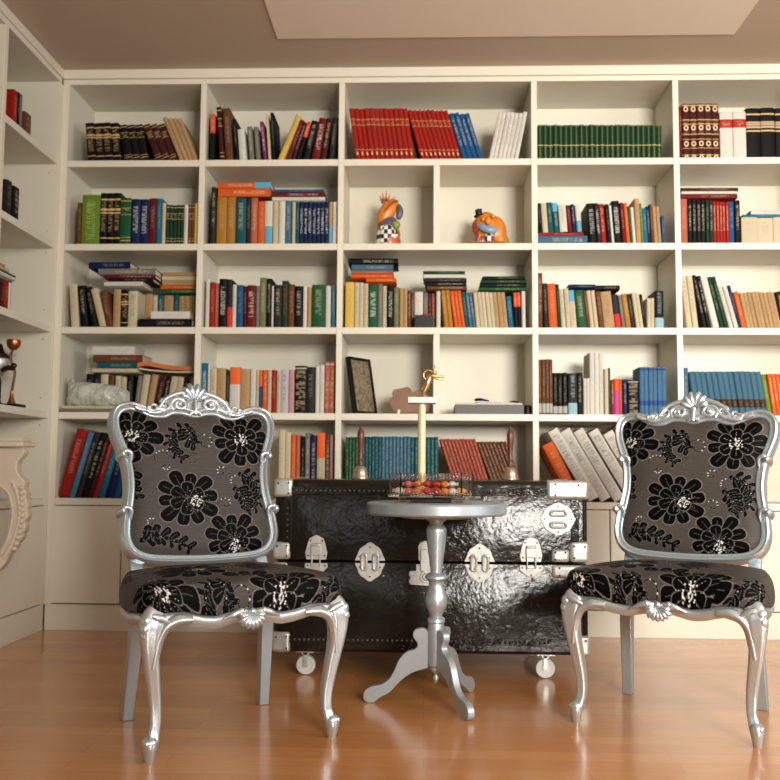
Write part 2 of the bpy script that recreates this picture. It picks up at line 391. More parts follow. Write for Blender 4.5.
for a, b in ((YU, D - .038), (2.98, YU - .03), (2.28, 2.95), (1.03, 2.25)):
    for r in range(1, 6):
        lpart(MB().box(LX0, FX - .001, a, b, Z[r] - TH, Z[r]), 'shelf')
    lpart(MB().box(FX - .02, FX + .002, a + .003, b - .003, ZB + .006, Z[5] - TH - .004), 'door')
for z_ in (Z[2] + .315, Z[2] + .05, Z[3] + .33, Z[3] + .07, Z[4] + .32, Z[4] + .06, Z[5] + .32):
    lpart(MB().lathe([(.0001, 0), (.003, 0), (.003, .002), (.0001, .003)], (FX - .035, D - .0385, z_), 8, axis='y'), 'shelf_peg', 0, 'gap')

# ================================================================== books (n, x0, x1, ytop, lean px, colour, style) measured along each shelf
B = {}
B[0, 0] = [(4, 87.5, 121, 122.5, -4, 'black', 'heavygilt'), (3, 124, 148, 124, -8, 'black', 'gilt'), (3, 156, 178, 123, -16, 'maroon', 'gilt'), (4, 180, 198, 117, -20, 'tan', 'print')]
B[0, 1] = [(1, 76, 80.3, 202.5, 0, 'brown', 'faint'), (1, 81, 99, 195, 0, 'lime', 'sections'), (3, 99.3, 119.3, 193, 0, 'black', 'heavygilt'), (1, 119.6, 130, 198, 0, 'green', 'gilt'), (2, 130.3, 147.5, 199, 0, 'navy', 'whitetitle'), (1, 147.6, 155.6, 198, 0, 'darkred', 'faint'), (1, 155.7, 161, 198.5, 0, 'cyan', 'faint'), (1, 161.2, 164.6, 203, 0, 'cream', 'print'), (5, 164.8, 182.8, 205, 0, 'darkgreen', 'gilt'), (1, 183, 186.8, 205, 0, 'white', 'print'), (2, 187, 193.8, 205, 0, 'brown', 'gilt'), (1, 194, 196.4, 203, 0, 'yellow', 'faint')]
B[0, 2] = [(1, 70.8, 78.8, 283.5, -4, 'cream', 'faint'), (1, 81, 88, 285, -5, 'black', 'print'), (1, 90.5, 96, 286, -9, 'black', 'faint'), (1, 97, 103.5, 288, -11, 'cream', 'redprint'), (1, 105, 111.5, 290, -8, 'brown', 'faint'), (1, 112.5, 119.6, 289.5, 0, 'tan', 'faint'), (1, 119.8, 127.2, 289.5, 0, 'black', 'heavygilt'), (1, 127.5, 136.8, 291, 0, 'cream', 'print'), (1, 137, 145, 290, 0, 'tan', 'faint'), (1, 145, 149.5, 291, 0, 'cream', 'faint'), (1, 150, 156.7, 291, 0, 'teal', 'print'), (1, 156.9, 166.3, 291, 0, 'tan', 'print'), (1, 166.5, 171.5, 290, 0, 'teal', 'faint'), (4, 171.7, 194, 291, 0, 'tan', 'print')]
B[0, 3] = [(2, 77, 92, 371, 0, 'black', 'faint'), (1, 92, 99.5, 372, 0, 'cream', 'faint'), (1, 101, 106, 373, 0, 'brown', 'faint'), (2, 106.5, 118, 374, 0, 'cream', 'print'), (1, 118.5, 125, 373, 0, 'black', 'faint'), (1, 126, 131, 373, 4, 'grey', 'faint'), (1, 131, 138, 372, 5, 'cream', 'faint'), (1, 138.5, 145, 372, 6, 'tan', 'faint'), (1, 145.5, 152, 374, 8, 'maroon', 'faint'), (1, 152.5, 158, 374, 7, 'black', 'print'), (2, 158.5, 172, 374, 6, 'cream', 'faint'), (1, 173, 180, 375, 4, 'black', 'faint'), (1, 180.3, 186, 376, 3, 'tan', 'faint'), (1, 186.5, 190.5, 376, 1, 'black', 'print')]
B[0, 4] = [(1, 56.8, 68, 428, 18, 'red', 'faint'), (1, 68.3, 73.5, 431.5, 18, 'skyblue', 'faint'), (1, 73.8, 80, 432, 18, 'charcoal', 'faint'), (1, 80.3, 87, 432, 18, 'black', 'print'), (1, 87.3, 91.5, 433, 18, 'maroon', 'faint'), (1, 91.8, 96.5, 434, 18, 'red', 'faint'), (1, 97, 104, 434, 18, 'cyan', 'faint'), (1, 104.3, 112, 434, 17, 'navy', 'faint'), (1, 112.5, 119, 436, 16, 'blue', 'faint'), (1, 119.5, 127, 436, 15, 'black', 'faint')]
B[1, 0] = [(1, 210.3, 216, 113.8, 0, 'black', 'redtop'), (1, 220.6, 226.4, 106.5, -5, 'maroon', 'gilt'), (1, 227, 236, 108, -5, 'brown', 'faint'), (1, 236.4, 240.3, 118.5, -4, 'black', 'faint'), (1, 240.6, 249, 129, -3, 'white', 'faint'), (1, 250.3, 256.3, 126, -3.5, 'grey', 'print'), (1, 256.8, 262, 126.5, -3, 'grey', 'faint'), (1, 264.5, 269, 121, -5, 'purple', 'whitetitle'), (1, 269.3, 272.4, 114, -4, 'cream', 'faint'), (1, 273, 277, 112, -3, 'black', 'faint'), (1, 278, 285, 114.6, 19, 'yellow', 'print'), (1, 285.3, 291, 119, 15, 'darkred', 'faint'), (1, 291.3, 296, 122, 13, 'maroon', 'print'), (1, 296.3, 301, 121, 12, 'black', 'redtop'), (1, 301.4, 310, 120, 10, 'black', 'print'), (1, 310.6, 320.4, 117.5, 8, 'darkred', 'whitetitle'), (1, 320.6, 327.5, 118, 7, 'maroon', 'print'), (1, 328, 335, 117, 4, 'charcoal', 'faint')]
B[1, 1] = [(1, 210, 215, 187, 0, 'charcoal', 'print'), (1, 216, 225.8, 197, 0, 'ochre', 'faint'), (1, 226, 235, 197, 0, 'ochre', 'faint'), (1, 235.2, 245.4, 198, 0, 'teal', 'print'), (1, 245.6, 250.2, 198, 0, 'charcoal', 'faint'), (1, 250.4, 257, 198, 0, 'salmon', 'print'), (1, 257.2, 264, 201, 0, 'orange', 'faint'), (1, 264.3, 272, 201, 0, 'white', 'bluefoot'), (1, 272.3, 278.3, 201, 0, 'cream', 'faint'), (1, 278.5, 284.5, 201, 0, 'white', 'faint'), (1, 284.8, 290.8, 201, 0, 'steelblue', 'print'), (1, 291.6, 295.2, 202, 0, 'cream', 'faint'), (1, 295.4, 298.8, 202, 0, 'teal', 'faint'), (7, 299, 328.4, 202, 0, 'navy', 'whitetitle'), (1, 328.6, 332, 202, 0, 'tan', 'bluefoot'), (1, 332.3, 336, 202, 0, 'white', 'print')]
B[1, 2] = [(1, 204.8, 208.8, 279, 0, 'white', 'faint'), (1, 209, 214, 282, 0, 'red', 'faint'), (1, 214.2, 217.8, 283, 0, 'salmon', 'faint'), (1, 218.4, 226.3, 279, 0, 'black', 'whitetitle'), (1, 226.6, 231.4, 279.5, 0, 'charcoal', 'redfoot'), (1, 231.7, 235.7, 284.5, 0, 'white', 'faint'), (1, 236, 242.6, 285, 0, 'blue', 'faint'), (1, 243, 246, 286, 0, 'maroon', 'faint'), (1, 246.2, 255, 285, 0, 'darkred', 'whitetitle'), (1, 255.4, 259, 286, 0, 'grey', 'faint'), (1, 259.2, 265.8, 277.8, 0, 'olive', 'print'), (1, 266, 271, 278.5, 0, 'black', 'print'), (1, 271.2, 273.2, 286, 0, 'white', 'faint'), (1, 273.4, 281.3, 285, 0, 'charcoal', 'print'), (1, 281.5, 287.6, 281, 0, 'darkgreen', 'redprint'), (1, 288, 293.8, 284.5, 0, 'brown', 'faint'), (1, 294, 302.4, 286, 0, 'black', 'print'), (1, 302.7, 306.6, 286, 0, 'white', 'faint'), (1, 307, 310.8, 287, 0, 'tan', 'print'), (1, 311.4, 325, 284.8, 0, 'green', 'print'), (1, 325.3, 330.6, 286, 0, 'white', 'faint'), (1, 331.2, 335, 285, 0, 'steelblue', 'faint')]
B[1, 3] = [(1, 200.8, 206.4, 363, 0, 'cyan', 'whitetitle'), (1, 206.8, 209, 364, 0, 'white', 'faint'), (1, 209.3, 215.6, 369, 0, 'cream', 'print'), (1, 216, 225, 368, 0, 'tan', 'faint'), (1, 225.5, 228.6, 370, 0, 'darkgreen', 'faint'), (1, 229, 239.3, 367, 0, 'white', 'orangetop'), (1, 239.6, 249.3, 369, 0, 'tan', 'faint'), (1, 249.6, 255, 369, 0, 'white', 'faint'), (1, 255.3, 258.6, 370, 0, 'cream', 'print'), (1, 258.8, 261.6, 370, 0, 'blue', 'orangetop'), (1, 261.8, 267, 370, 0, 'orange', 'print'), (1, 267.3, 270.9, 370, 0, 'cream', 'print'), (1, 271.1, 275.8, 370, 0, 'red', 'faint'), (1, 276.1, 280.2, 371, 0, 'cream', 'print'), (1, 280.5, 288, 370, 0, 'lavender', 'print'), (1, 288.2, 294, 370, 0, 'pink', 'faint'), (1, 294.3, 306, 365.6, 0, 'black', 'art'), (1, 306.3, 314.4, 367, 0, 'charcoal', 'faint'), (1, 315, 319, 366, 0, 'white', 'faint'), (1, 319.2, 324, 365, 0, 'white', 'print'), (2, 324.3, 333.6, 361.5, 0, 'salmon', 'art')]
B[1, 4] = [(1, 277.8, 284.2, 429.4, 0, 'cream', 'faint'), (1, 284.5, 290, 432, 0, 'cream', 'faint'), (1, 290.3, 295, 434.5, 0, 'orange', 'faint'), (1, 295.2, 299.2, 435, 0, 'salmon', 'faint'), (1, 299.8, 304.2, 437, 0, 'black', 'faint'), (1, 304.4, 309, 433, 0, 'grey', 'print'), (1, 309.5, 316, 435.5, 0, 'navy', 'print'), (1, 316.4, 324.4, 433, 0, 'cream', 'orangetop'), (1, 324.7, 329, 434, 0, 'brown', 'print'), (1, 329.3, 332, 435, 0, 'pink', 'faint')]
B[2, 0] = [(12, 356, 414.5, 108, -8, 'red', 'encyc'), (9, 420.5, 460.5, 109.4, -15, 'red', 'encyc'), (4, 461.2, 481.6, 112.5, -15, 'blue', 'print'), (7, 488.7, 517.6, 112, 10, 'white', 'print')]
B[2, 2] = [(1, 345, 354, 282, 0, 'yellow', 'faint'), (3, 354.2, 367.8, 283, 0, 'cream', 'print'), (1, 368, 377.5, 284, 0, 'green', 'whitetitle'), (1, 377.7, 382.3, 284, 0, 'grey', 'faint'), (1, 382.5, 386.8, 286, 0, 'cream', 'print'), (1, 387, 393.3, 285.5, 0, 'black', 'whitetitle'), (1, 393.6, 399, 287, 0, 'olive', 'faint'), (2, 399.4, 407.3, 288, 0, 'tan', 'faint'), (2, 407.5, 414.2, 290, 0, 'brown', 'print'), (1, 414.5, 422.8, 290, 0, 'white', 'redprint'), (1, 423, 428, 291, 0, 'grey', 'faint'), (1, 428.2, 431.6, 292, 0, 'darkred', 'faint'), (1, 431.8, 436, 291.5, 0, 'salmon', 'print'), (1, 436.3, 440.5, 291, 0, 'white', 'faint'), (2, 443, 452, 290, -4, 'ochre', 'faint'), (3, 452.4, 463.3, 290.7, -5, 'orange', 'faint'), (1, 463.8, 467.7, 291.5, -4.5, 'teal', 'faint'), (2, 468.2, 475, 292, -4.5, 'steelblue', 'print'), (5, 475.8, 495, 292, -3.5, 'cream', 'faint'), (3, 495.4, 508, 292, -3.5, 'tan', 'print'), (1, 509, 514.2, 296, -3, 'cyan', 'faint'), (2, 514.8, 521.8, 292.5, -1.5, 'black', 'redtop'), (1, 522.2, 526, 291, -.5, 'white', 'faint')]
B[2, 4] = [(5, 345, 361, 437, 0, 'green', 'stripeset'), (6, 361.2, 381, 436.5, 0, 'teal', 'stripeset'), (8, 381.2, 410, 436.5, 0, 'steelblue', 'stripeset'), (7, 410.2, 438, 437, 0, 'teal', 'stripeset'), (10, 459, 495, 438.5, -20, 'rust', 'stripeset'), (8, 497, 527, 441, -22, 'brown', 'stripeset')]
B[3, 0] = [(24, 537.9, 661.9, 124.8, 0, 'darkgreen', 'greenset')]
B[3, 1] = [(1, 590, 597.5, 203, -3, 'black', 'whitetitle'), (1, 597.8, 601.6, 203, -3, 'charcoal', 'whitetitle'), (1, 602, 607.6, 203.5, -3, 'red', 'print'), (1, 608, 611.8, 204, -3, 'black', 'faint'), (1, 612.2, 614.6, 205, -3, 'white', 'faint'), (1, 615, 622.6, 200.5, -3, 'black', 'whitetitle'), (1, 623, 626.5, 202.5, -3, 'darkred', 'faint'), (1, 626.8, 630.5, 203, -3, 'orange', 'faint'), (1, 630.8, 633, 206, -2.5, 'green', 'faint'), (1, 633.3, 636.4, 207, -2.5, 'white', 'faint'), (1, 636.7, 641.6, 198.6, -2, 'tan', 'print'), (1, 641.8, 644, 203, -2, 'lime', 'faint'), (1, 644.2, 648.4, 208, -2, 'cyan', 'faint'), (1, 648.6, 651.8, 206, -2, 'navy', 'print'), (1, 652, 654.4, 204, -2, 'brown', 'faint'), (2, 654.7, 661.5, 206.5, -2, 'tan', 'faint'), (1, 662.2, 665.2, 216, -.5, 'blue', 'faint')]
B[3, 2] = [(1, 538, 542.8, 273, 0, 'brown', 'print'), (1, 543.6, 548.2, 283, -1.5, 'charcoal', 'faint'), (1, 548.8, 557.4, 283.4, -2, 'orange', 'faint'), (1, 557.6, 560.4, 284, -2, 'darkgreen', 'faint'), (2, 560.8, 570, 288.6, -2.5, 'cream', 'print'), (1, 570.4, 576.2, 290, -3, 'cream', 'bluetop'), (1, 577, 586.2, 290, -4, 'green', 'print'), (1, 586.6, 590, 290.5, -4, 'brown', 'faint'), (2, 590.4, 598.5, 290.5, -4, 'cream', 'faint'), (1, 598.8, 604.2, 291, -4, 'brown', 'faint'), (1, 604.6, 615, 291, -4, 'tan', 'print'), (1, 615.6, 622, 294, -4, 'charcoal', 'redfoot'), (1, 622.4, 625.6, 295, -4, 'grey', 'faint'), (1, 626, 631.4, 293.4, -4.5, 'ochre', 'faint'), (1, 631.8, 636, 293.4, -4.5, 'charcoal', 'faint'), (2, 636.4, 643.6, 292.5, -4.5, 'cream', 'faint'), (1, 644, 646.6, 294, -4, 'black', 'faint'), (2, 647.4, 655, 298.5, 0, 'cream', 'print'), (1, 655.6, 664.3, 290.8, 0, 'black', 'skyfoot')]
B[3, 3] = [(4, 538, 552.2, 359.3, 0, 'brown', 'silverfoot'), (3, 553.4, 567.6, 372.7, 0, 'black', 'silverfoot'), (1, 568.6, 577.4, 373.5, 0, 'charcoal', 'skyfoot'), (1, 577.7, 583, 372.7, 0, 'black', 'print'), (2, 583.9, 589.9, 378.7, 0, 'white', 'faint'), (3, 590.3, 604.2, 352.8, 0, 'white', 'faint'), (1, 605, 608.9, 369, 0, 'cream', 'faint'), (1, 609.1, 611, 368, 0, 'teal', 'faint'), (1, 611.2, 614.3, 380, 0, 'red', 'print'), (1, 614.5, 619.8, 378.8, 0, 'orange', 'magentafoot'), (1, 620, 622.7, 379, 0, 'orange', 'faint'), (1, 623, 627.6, 379.5, 0, 'navy', 'print'), (1, 628.4, 639, 380, 0, 'black', 'art'), (6, 640.2, 667, 367, 0, 'skyblue', 'patterned')]
B[3, 4] = [(1, 571, 584, 441, -30, 'orange', 'faint'), (1, 586, 598.5, 427.5, -43, 'white', 'binder'), (1, 600.5, 613, 427.5, -43, 'white', 'binder'), (1, 615, 627.5, 427.5, -43, 'white', 'binder'), (1, 630, 642.5, 428, -43, 'white', 'binder'), (1, 645, 657.5, 430, -43, 'white', 'binder'), (1, 659.5, 670, 422, -43, 'tan', 'faint')]
B[4, 0] = [(1, 679.8, 682.4, 106.5, 0, 'darkred', 'faint'), (5, 683.4, 720, 103.6, 0, 'maroon', 'ornate'), (2, 721, 747, 111.4, 0, 'white', 'redlabel'), (2, 747.6, 776, 107.7, 0, 'black', 'goldlabel'), (1, 777, 791, 107.7, 0, 'black', 'goldlabel')]
B[4, 1] = [(1, 681.2, 688, 199, 0, 'salmon', 'faint'), (4, 688.3, 706.3, 200.3, 0, 'black', 'print'), (1, 706.6, 709.8, 200.5, 0, 'darkgreen', 'faint'), (1, 710, 713.8, 200.5, 0, 'charcoal', 'print'), (5, 714, 729.3, 201.5, 0, 'red', 'print'), (1, 729.6, 735, 201.3, 0, 'blue', 'faint'), (1, 735.3, 740.8, 200.3, 0, 'black', 'print')]
B[4, 2] = [(2, 684, 695.4, 275.5, -5.5, 'cream', 'print'), (2, 696, 703.9, 275.2, -10.5, 'black', 'print'), (1, 704.6, 711.2, 274.4, -12, 'white', 'faint'), (2, 712, 720.2, 276, -12.5, 'darkgreen', 'faint'), (2, 721, 729.6, 285, -11, 'white', 'print'), (1, 730, 733.4, 285, -10.5, 'navy', 'faint'), (1, 735, 740, 291, -8, 'orange', 'faint'), (9, 740.6, 775, 291.7, -7, 'tan', 'print'), (1, 776, 784, 291, -6, 'black', 'print')]
B[4, 3] = [(1, 684.6, 689.3, 367.6, 0, 'steelblue', 'faint'), (13, 691, 763.6, 371, -6, 'steelblue', 'darkband'), (1, 764.3, 769, 374, -6, 'lime', 'faint'), (4, 769.6, 786, 373.5, -5, 'orange', 'print')]
B[4, 4] = [(1, 738, 744, 462, 0, 'grey', 'faint'), (1, 760.5, 768, 464, 0, 'darkred', 'print')]
DEPTHS = {(2, 0): .2, (3, 4): .24, (0, 4): .22}
random.seed(3)
def place_row(ci, ri, rows, zb, lev=0, dmax=1):
    lim0 = XR[ci] + .0015; lim1 = XL[ci + 1] - .0015
    items = []
    for gi, (n, x0, x1, yt, ln, col, sty) in enumerate(rows):
        Yf = D + .012 + random.uniform(0, .012)
        for k in range(n):
            a, b = x0 + (x1 - x0) * k / n, x0 + (x1 - x0) * (k + 1) / n
            jit = random.uniform(-.6, .6) if sty in ('faint', 'print') and n > 1 else random.uniform(-.15, .15)
            P0, P1, PT = at(a, 300, Yf), at(b, 300, Yf), at(a, yt + jit, Yf)
            PB = at(a, yt + 2, Yf)
            # x is taken at shelf level so that the roll of the picture does not matter
            y_s = 390; 
            def xs(px):
                lo, hi = 0, 780
                for _ in range(30):
                    m_ = (lo + hi) / 2
                    if at(px, m_, Yf).z > zb: lo = m_
                    else: hi = m_
                return at(px, lo, Yf).x
            xa, xb = xs(a), xs(b); H = PT.z - zb
            dx = ln * Yf / F * 1.0
            items.append(dict(xa=xa, w=xb - xa, H=H, dx=dx, Y=Yf + random.uniform(-.003, .004), col=col, sty=sty, gi=gi, k=k, n=n))
    # keep neighbours clear of one another
    def place(items, scale):
        shift = 0; prev = None
        for it in items:
            ang = math.atan2(it['dx'], it['H']); it['ang'] = ang
            foot = it['w'] * scale; t = foot * math.cos(ang) * .985; it['t'] = t
            L = (it['H'] - t * abs(math.sin(ang))) / math.cos(ang); it['L'] = L
            x = it['xa'] + shift if prev is None else max(it['xa'], -9)
            def corners(px_):
                # pivot bottom-left for left leaning, bottom-right for right leaning
                if ang <= 0: p = (px_, 0); q = [(0, 0), (t, 0), (t, L), (0, L)]
                else: p = (px_ + foot, 0); q = [(-t, 0), (0, 0), (0, L), (-t, L)]
                c_, s_ = math.cos(ang), math.sin(ang)
                return [(p[0] + u * c_ + v * s_, p[1] - u * s_ + v * c_) for u, v in q]
            if prev is not None:
                A = prev['cr']; Bq = corners(x)
                def xr(q, z):   # right side line
                    (x0_, z0_), (x1_, z1_) = q[1], q[2]; return x0_ + (x1_ - x0_) * (z - z0_) / (z1_ - z0_)
                def xl(q, z):
                    (x0_, z0_), (x1_, z1_) = q[0], q[3]; return x0_ + (x1_ - x0_) * (z - z0_) / (z1_ - z0_)
                zt = min(A[2][1], Bq[3][1]); zlo = max(A[1][1], Bq[0][1], 0)
                need = max(xr(A, z_) - xl(Bq, z_) for z_ in (zlo, zt)) + .0004
                need = max(need, 0)
                x += need
            cr = corners(x)
            if prev is None:
                m_ = min(c_[0] for c_ in cr)
                if m_ < lim0: x += lim0 - m_; cr = corners(x)
            it['x'] = x; it['cr'] = cr; prev = it
        return max(c_[0] for it in items for c_ in it['cr'])
    sc_ = 1.0
    for _ in range(12):
        if place(items, sc_) <= lim1: break
        sc_ *= .975
        if _ > 4:
            for it in items: it['xa'] -= .0015
    for it in items:
        ang, t, L = it['ang'], it['t'], it['L']; foot = it['w'] * sc_
        d = DEPTHS.get((ci, ri), random.uniform(.135, .19)); d = min(d, dmax)
        if ang <= 0: loc = Vector((it['x'], it['Y'], zb)); off = 0
        else: loc = Vector((it['x'] + foot, it['Y'], zb)) + Vector((-t * math.cos(ang), 0, t * math.sin(ang)))
        info = dict(ci=ci, ri=ri, gi=it['gi'], k=it['k'], n=it['n'], x0=min(c[0] for c in it['cr']), x1=max(c[0] for c in it['cr']), top=zb + max(c[1] for c in it['cr']), stack=None if not lev else 'up', ang=ang, Y=it['Y'], t=t, H=it['H'])
        nm = 'ring_binder' if it['sty'] == 'binder' else 'book'
        make_book(nm, t, L, d, loc, (0, ang, 0), it['col'], it['sty'], info)
        if nm == 'ring_binder': ALLB[-1]['o']['category'] = 'binder'

for (ci_, ri_), rows_ in B.items(): place_row(ci_, ri_, rows_, Z[ri_ + 1] + .0006)
# lying books: (ci, ri, base ('shelf' | 'row' | z offset), [(x0px, x1px, px height, colour, style) from the bottom up])
STK = [
 (0, 2, 'row', [(104, 143, 4.6, 'white', 'faint'), (108, 153, 3.2, 'black', 'faint'), (105, 155.4, 3.6, 'darkred', 'print'), (98, 155, 6.4, 'grey', 'print'), (88.5, 130, 6.6, 'navy', 'faint')], 0),
 (0, 2, 'row', [(155, 194.2, 4.4, 'green', 'print'), (155.5, 194.5, 4, 'orange', 'faint'), (157, 194.3, 5, 'tan', 'faint'), (157, 194.3, 4.6, 'cream', 'faint'), (157.5, 194.5, 4, 'tan', 'faint')], 0),
 (0, 2, 'shelf', [(138, 191.6, 8.4, 'black', 'faint'), (150.8, 189.6, 7.6, 'white', 'faint')], -.03),
 (0, 3, 'shelf', [(58.5, 120, 3, 'grey', 'faint'), (61, 117, 3.2, 'cream', 'faint')], -.04),
 (0, 3, 'row', [(86, 132, 4.2, 'cream', 'faint'), (91, 131, 6.4, 'teal', 'faint'), (87, 137, 7.4, 'brown', 'faint'), (86, 129, 8.8, 'white', 'faint')], 0),
 (1, 1, 'row', [(218, 270, 8.6, 'orange', 'print'), (217, 271, 6.6, 'orange', 'bluetop')], 0),
 (1, 1, 'row', [(272, 325, 3.8, 'white', 'print'), (272.5, 323, 4.6, 'darkred', 'print'), (273, 323.5, 3, 'blue', 'faint')], 0),
 (2, 2, 'row', [(366, 396, 4, 'orange', 'faint'), (351, 393, 4, 'orange', 'faint'), (351, 393, 3.6, 'salmon', 'faint'), (351.5, 393, 6, 'steelblue', 'faint'), (348.3, 398, 6.2, 'black', 'print')], 0),
 (2, 2, 'row', [(427, 467, 4, 'brown', 'print'), (426, 466.5, 3.6, 'black', 'print'), (425, 466.6, 4.2, 'charcoal', 'faint'), (423.5, 465, 3.8, 'white', 'faint'), (423, 465, 3.2, 'darkgreen', 'faint')], 0),
 (2, 2, 'row', [(479, 527, 3.4, 'green', 'faint'), (480, 526.6, 3.8, 'black', 'faint'), (481, 526.2, 3.6, 'darkgreen', 'faint'), (482.5, 525, 3.4, 'black', 'faint')], 0),
 (3, 1, 'shelf', [(538, 587.6, 8.4, 'steelblue', 'print'), (538.2, 583.5, 3, 'red', 'faint')], 0),
 (3, 2, 'row', [(569, 595.6, 4, 'navy', 'faint'), ], 0),
 (3, 2, 'row', [(596.4, 620, 4.6, 'black', 'faint')], 0),
 (4, 1, 'row', [(681, 737.6, 4.6, 'darkred', 'faint'), (681.5, 737, 2.8, 'white', 'faint'), (680.8, 738.4, 3.4, 'maroon', 'faint')], 0),
]
def xat(px, zz, Yf):
    lo, hi = 0, 780
    for _ in range(30):
        m_ = (lo + hi) / 2
        if at(px, m_, Yf).z > zz: lo = m_
        else: hi = m_
    return at(px, lo, Yf).x
def lying(ci, ri, x0, x1, z0, th, col, sty, Yf, d, sid, si, sn, name='book'):
    xa, xb = xat(x0, z0, Yf), xat(x1, z0, Yf); xa = max(xa, XR[ci] + .002); xb = min(xb, XL[ci + 1] - .002)
    info = dict(ci=ci, ri=ri, gi=1000 + sid, k=si, n=sn, x0=xa, x1=xb, top=z0 + th, stack=sid, ang=0, Y=Yf, t=th, H=th)
    # spine along x: local z -> world x, local x -> world -z
    o = make_book(name, th, xb - xa, d, (xa, Yf, z0 + th), (0, math.pi / 2, 0), col, sty, info)
    return o
for sid, (ci, ri, base, its, dy) in enumerate(STK):
    if not its: continue
    zb = Z[ri + 1] + .0008; Yf = D + .016 + dy
    if base == 'row':
        lo = min(xat(i[0], zb, Yf) for i in its); hi = max(xat(i[1], zb, Yf) for i in its)
        tops = [b['top'] for b in ALLB if b['ci'] == ci and b['ri'] == ri and b['stack'] is None and b['x1'] > lo + .004 and b['x0'] < hi - .004]
        zb = max(tops) + .0008
    if base == 'shelf' and dy < 0: Yf = D + .004
    for si, (x0, x1, h, col, sty) in enumerate(its):
        th = h * (Yf) / F; d = .16 if base == 'row' else .12
        if (ci, ri, base) == (0, 3, 'shelf'): d = .11
        lying(ci, ri, x0, x1, zb, th, col, sty, Yf, d, sid, si, len(its)); zb += th + .0006
# things standing in front push the row behind them back
def push_back(ci, ri, x0, x1, Ymin):
    for b in ALLB:
        if b['ci'] == ci and b['ri'] == ri and b['stack'] is None and b['x1'] > x0 and b['x0'] < x1:
            b['o'].location.y = max(b['o'].location.y, Ymin + b['Y'] - D - .012)
# ---- a short row standing on top of the two flat books, and a cream set under two flat booklets
zup = max(b['top'] for b in ALLB if b['ci'] == 3 and b['ri'] == 1 and b['stack'] is not None) + .0008
place_row(3, 1, [(1, 538, 541.5, 203, -2, 'black', 'faint'), (1, 542, 547.5, 203, -2, 'cream', 'faint'), (1, 548, 553.5, 202, -2.5, 'teal', 'faint'), (1, 554, 559.5, 202.5, -2.5, 'teal', 'bluetop'),
    (1, 560, 567.5, 204, -2, 'white', 'print'), (1, 568.3, 572.6, 205, -2.5, 'darkred', 'faint'), (1, 573, 577, 204, -2.5, 'navy', 'print'), (1, 577.5, 582, 205, -2.5, 'white', 'bluefoot')], zup, 1, .12)
place_row(4, 1, [(3, 742, 790, 217.5, 0, 'cream', 'faint')], Z[2] + .0006, 0)
ztp = max(b['top'] for b in ALLB if b['ci'] == 4 and b['ri'] == 1 and b['x0'] > xat(741, Z[2], D + .02) - .002) + .0008
lying(4, 1, 743, 786, ztp, .013, 'cyan', 'faint', D + .02, .15, 40, 0, 2); lying(4, 1, 751, 786, ztp + .0136, .018, 'white', 'print', D + .02, .15, 40, 1, 2)
# ---- side bookcase books, spines facing the room
def yat(px, X):
    r = ray(px, 300); return X * r[1] / r[0]
def side_book(px0, px1, pyt, r, col, sty, dep=.15, X=-1.70):
    Y0, Y1 = yat(px0, X), yat(px1, X); Y0 = max(Y0, YU + .002); z0 = Z[r] + .0006
    H = at((px0 + px1) / 2, pyt, (Y0 + Y1) / 2).z - z0
    info = dict(ci=-1, ri=r - 1, gi=2000 + int(px0 * 10), k=0, n=1, x0=Y0, x1=Y1, top=z0 + H, stack=None, ang=0, Y=3, t=Y1 - Y0, H=H)
    make_book('book', Y1 - Y0, H, dep, (X, Y0, z0), (0, 0, math.pi / 2), col, sty, info)
side_book(5.5, 9.8, 91, 1, 'red', 'faint'); side_book(10, 12.6, 93, 1, 'black', 'faint'); side_book(12.8, 15, 95, 1, 'grey', 'faint')
side_book(17.5, 24.8, 114, 1, 'brown', 'faint', .1)
side_book(2.2, 8.2, 181, 2, 'charcoal', 'faint'); side_book(9.6, 15.8, 187.5, 2, 'black', 'print')
side_book(1.2, 4.2, 282, 3, 'maroon', 'faint'); side_book(4.4, 9, 282, 3, 'red', 'faint'); side_book(9.2, 11.5, 283, 3, 'white', 'faint')
zt = max(b['top'] for b in ALLB if b['ci'] == -1 and b['ri'] == 2) + .001
for i, (th, ln_, col) in enumerate(((.014, .20, 'grey'), (.016, .235, 'white'), (.006, .23, 'charcoal'), (.013, .17, 'cream'), (.012, .13, 'tan'))):
    X = -1.70; y0 = YU + .006
    info = dict(ci=-1, ri=2, gi=3000, k=i, n=5, x0=y0, x1=y0 + ln_, top=zt + th, stack=77, ang=0, Y=3, t=th, H=th)
    make_book('book', th, ln_, .2, (X, y0, zt + th), Euler((0, math.pi / 2, math.pi / 2), 'XYZ'), col, 'faint', info); zt += th + .0006
# a dark booklet lying open, leaning low at the end of the top side shelf
X = -1.70; yb0, yb1 = yat(29, X), D - .045
pm = [(yb0, Z[1] + .03), ((yb0 * 2 + yb1) / 3, Z[1] + .020), ((yb0 + 2 * yb1) / 3, Z[1] + .010), (yb1, Z[1] + .0015)]
o = MB().prism([(a, b) for a, b in pm] + [(a, Z[1] + .0008) for a, b in reversed(pm)], X, X - .15, lambda a, b, d: (d, a, b)).build('booklet', M['black'])
tag(o, 'dark thin booklet lying flat at the far end of the side bookcase top shelf', 'booklet')
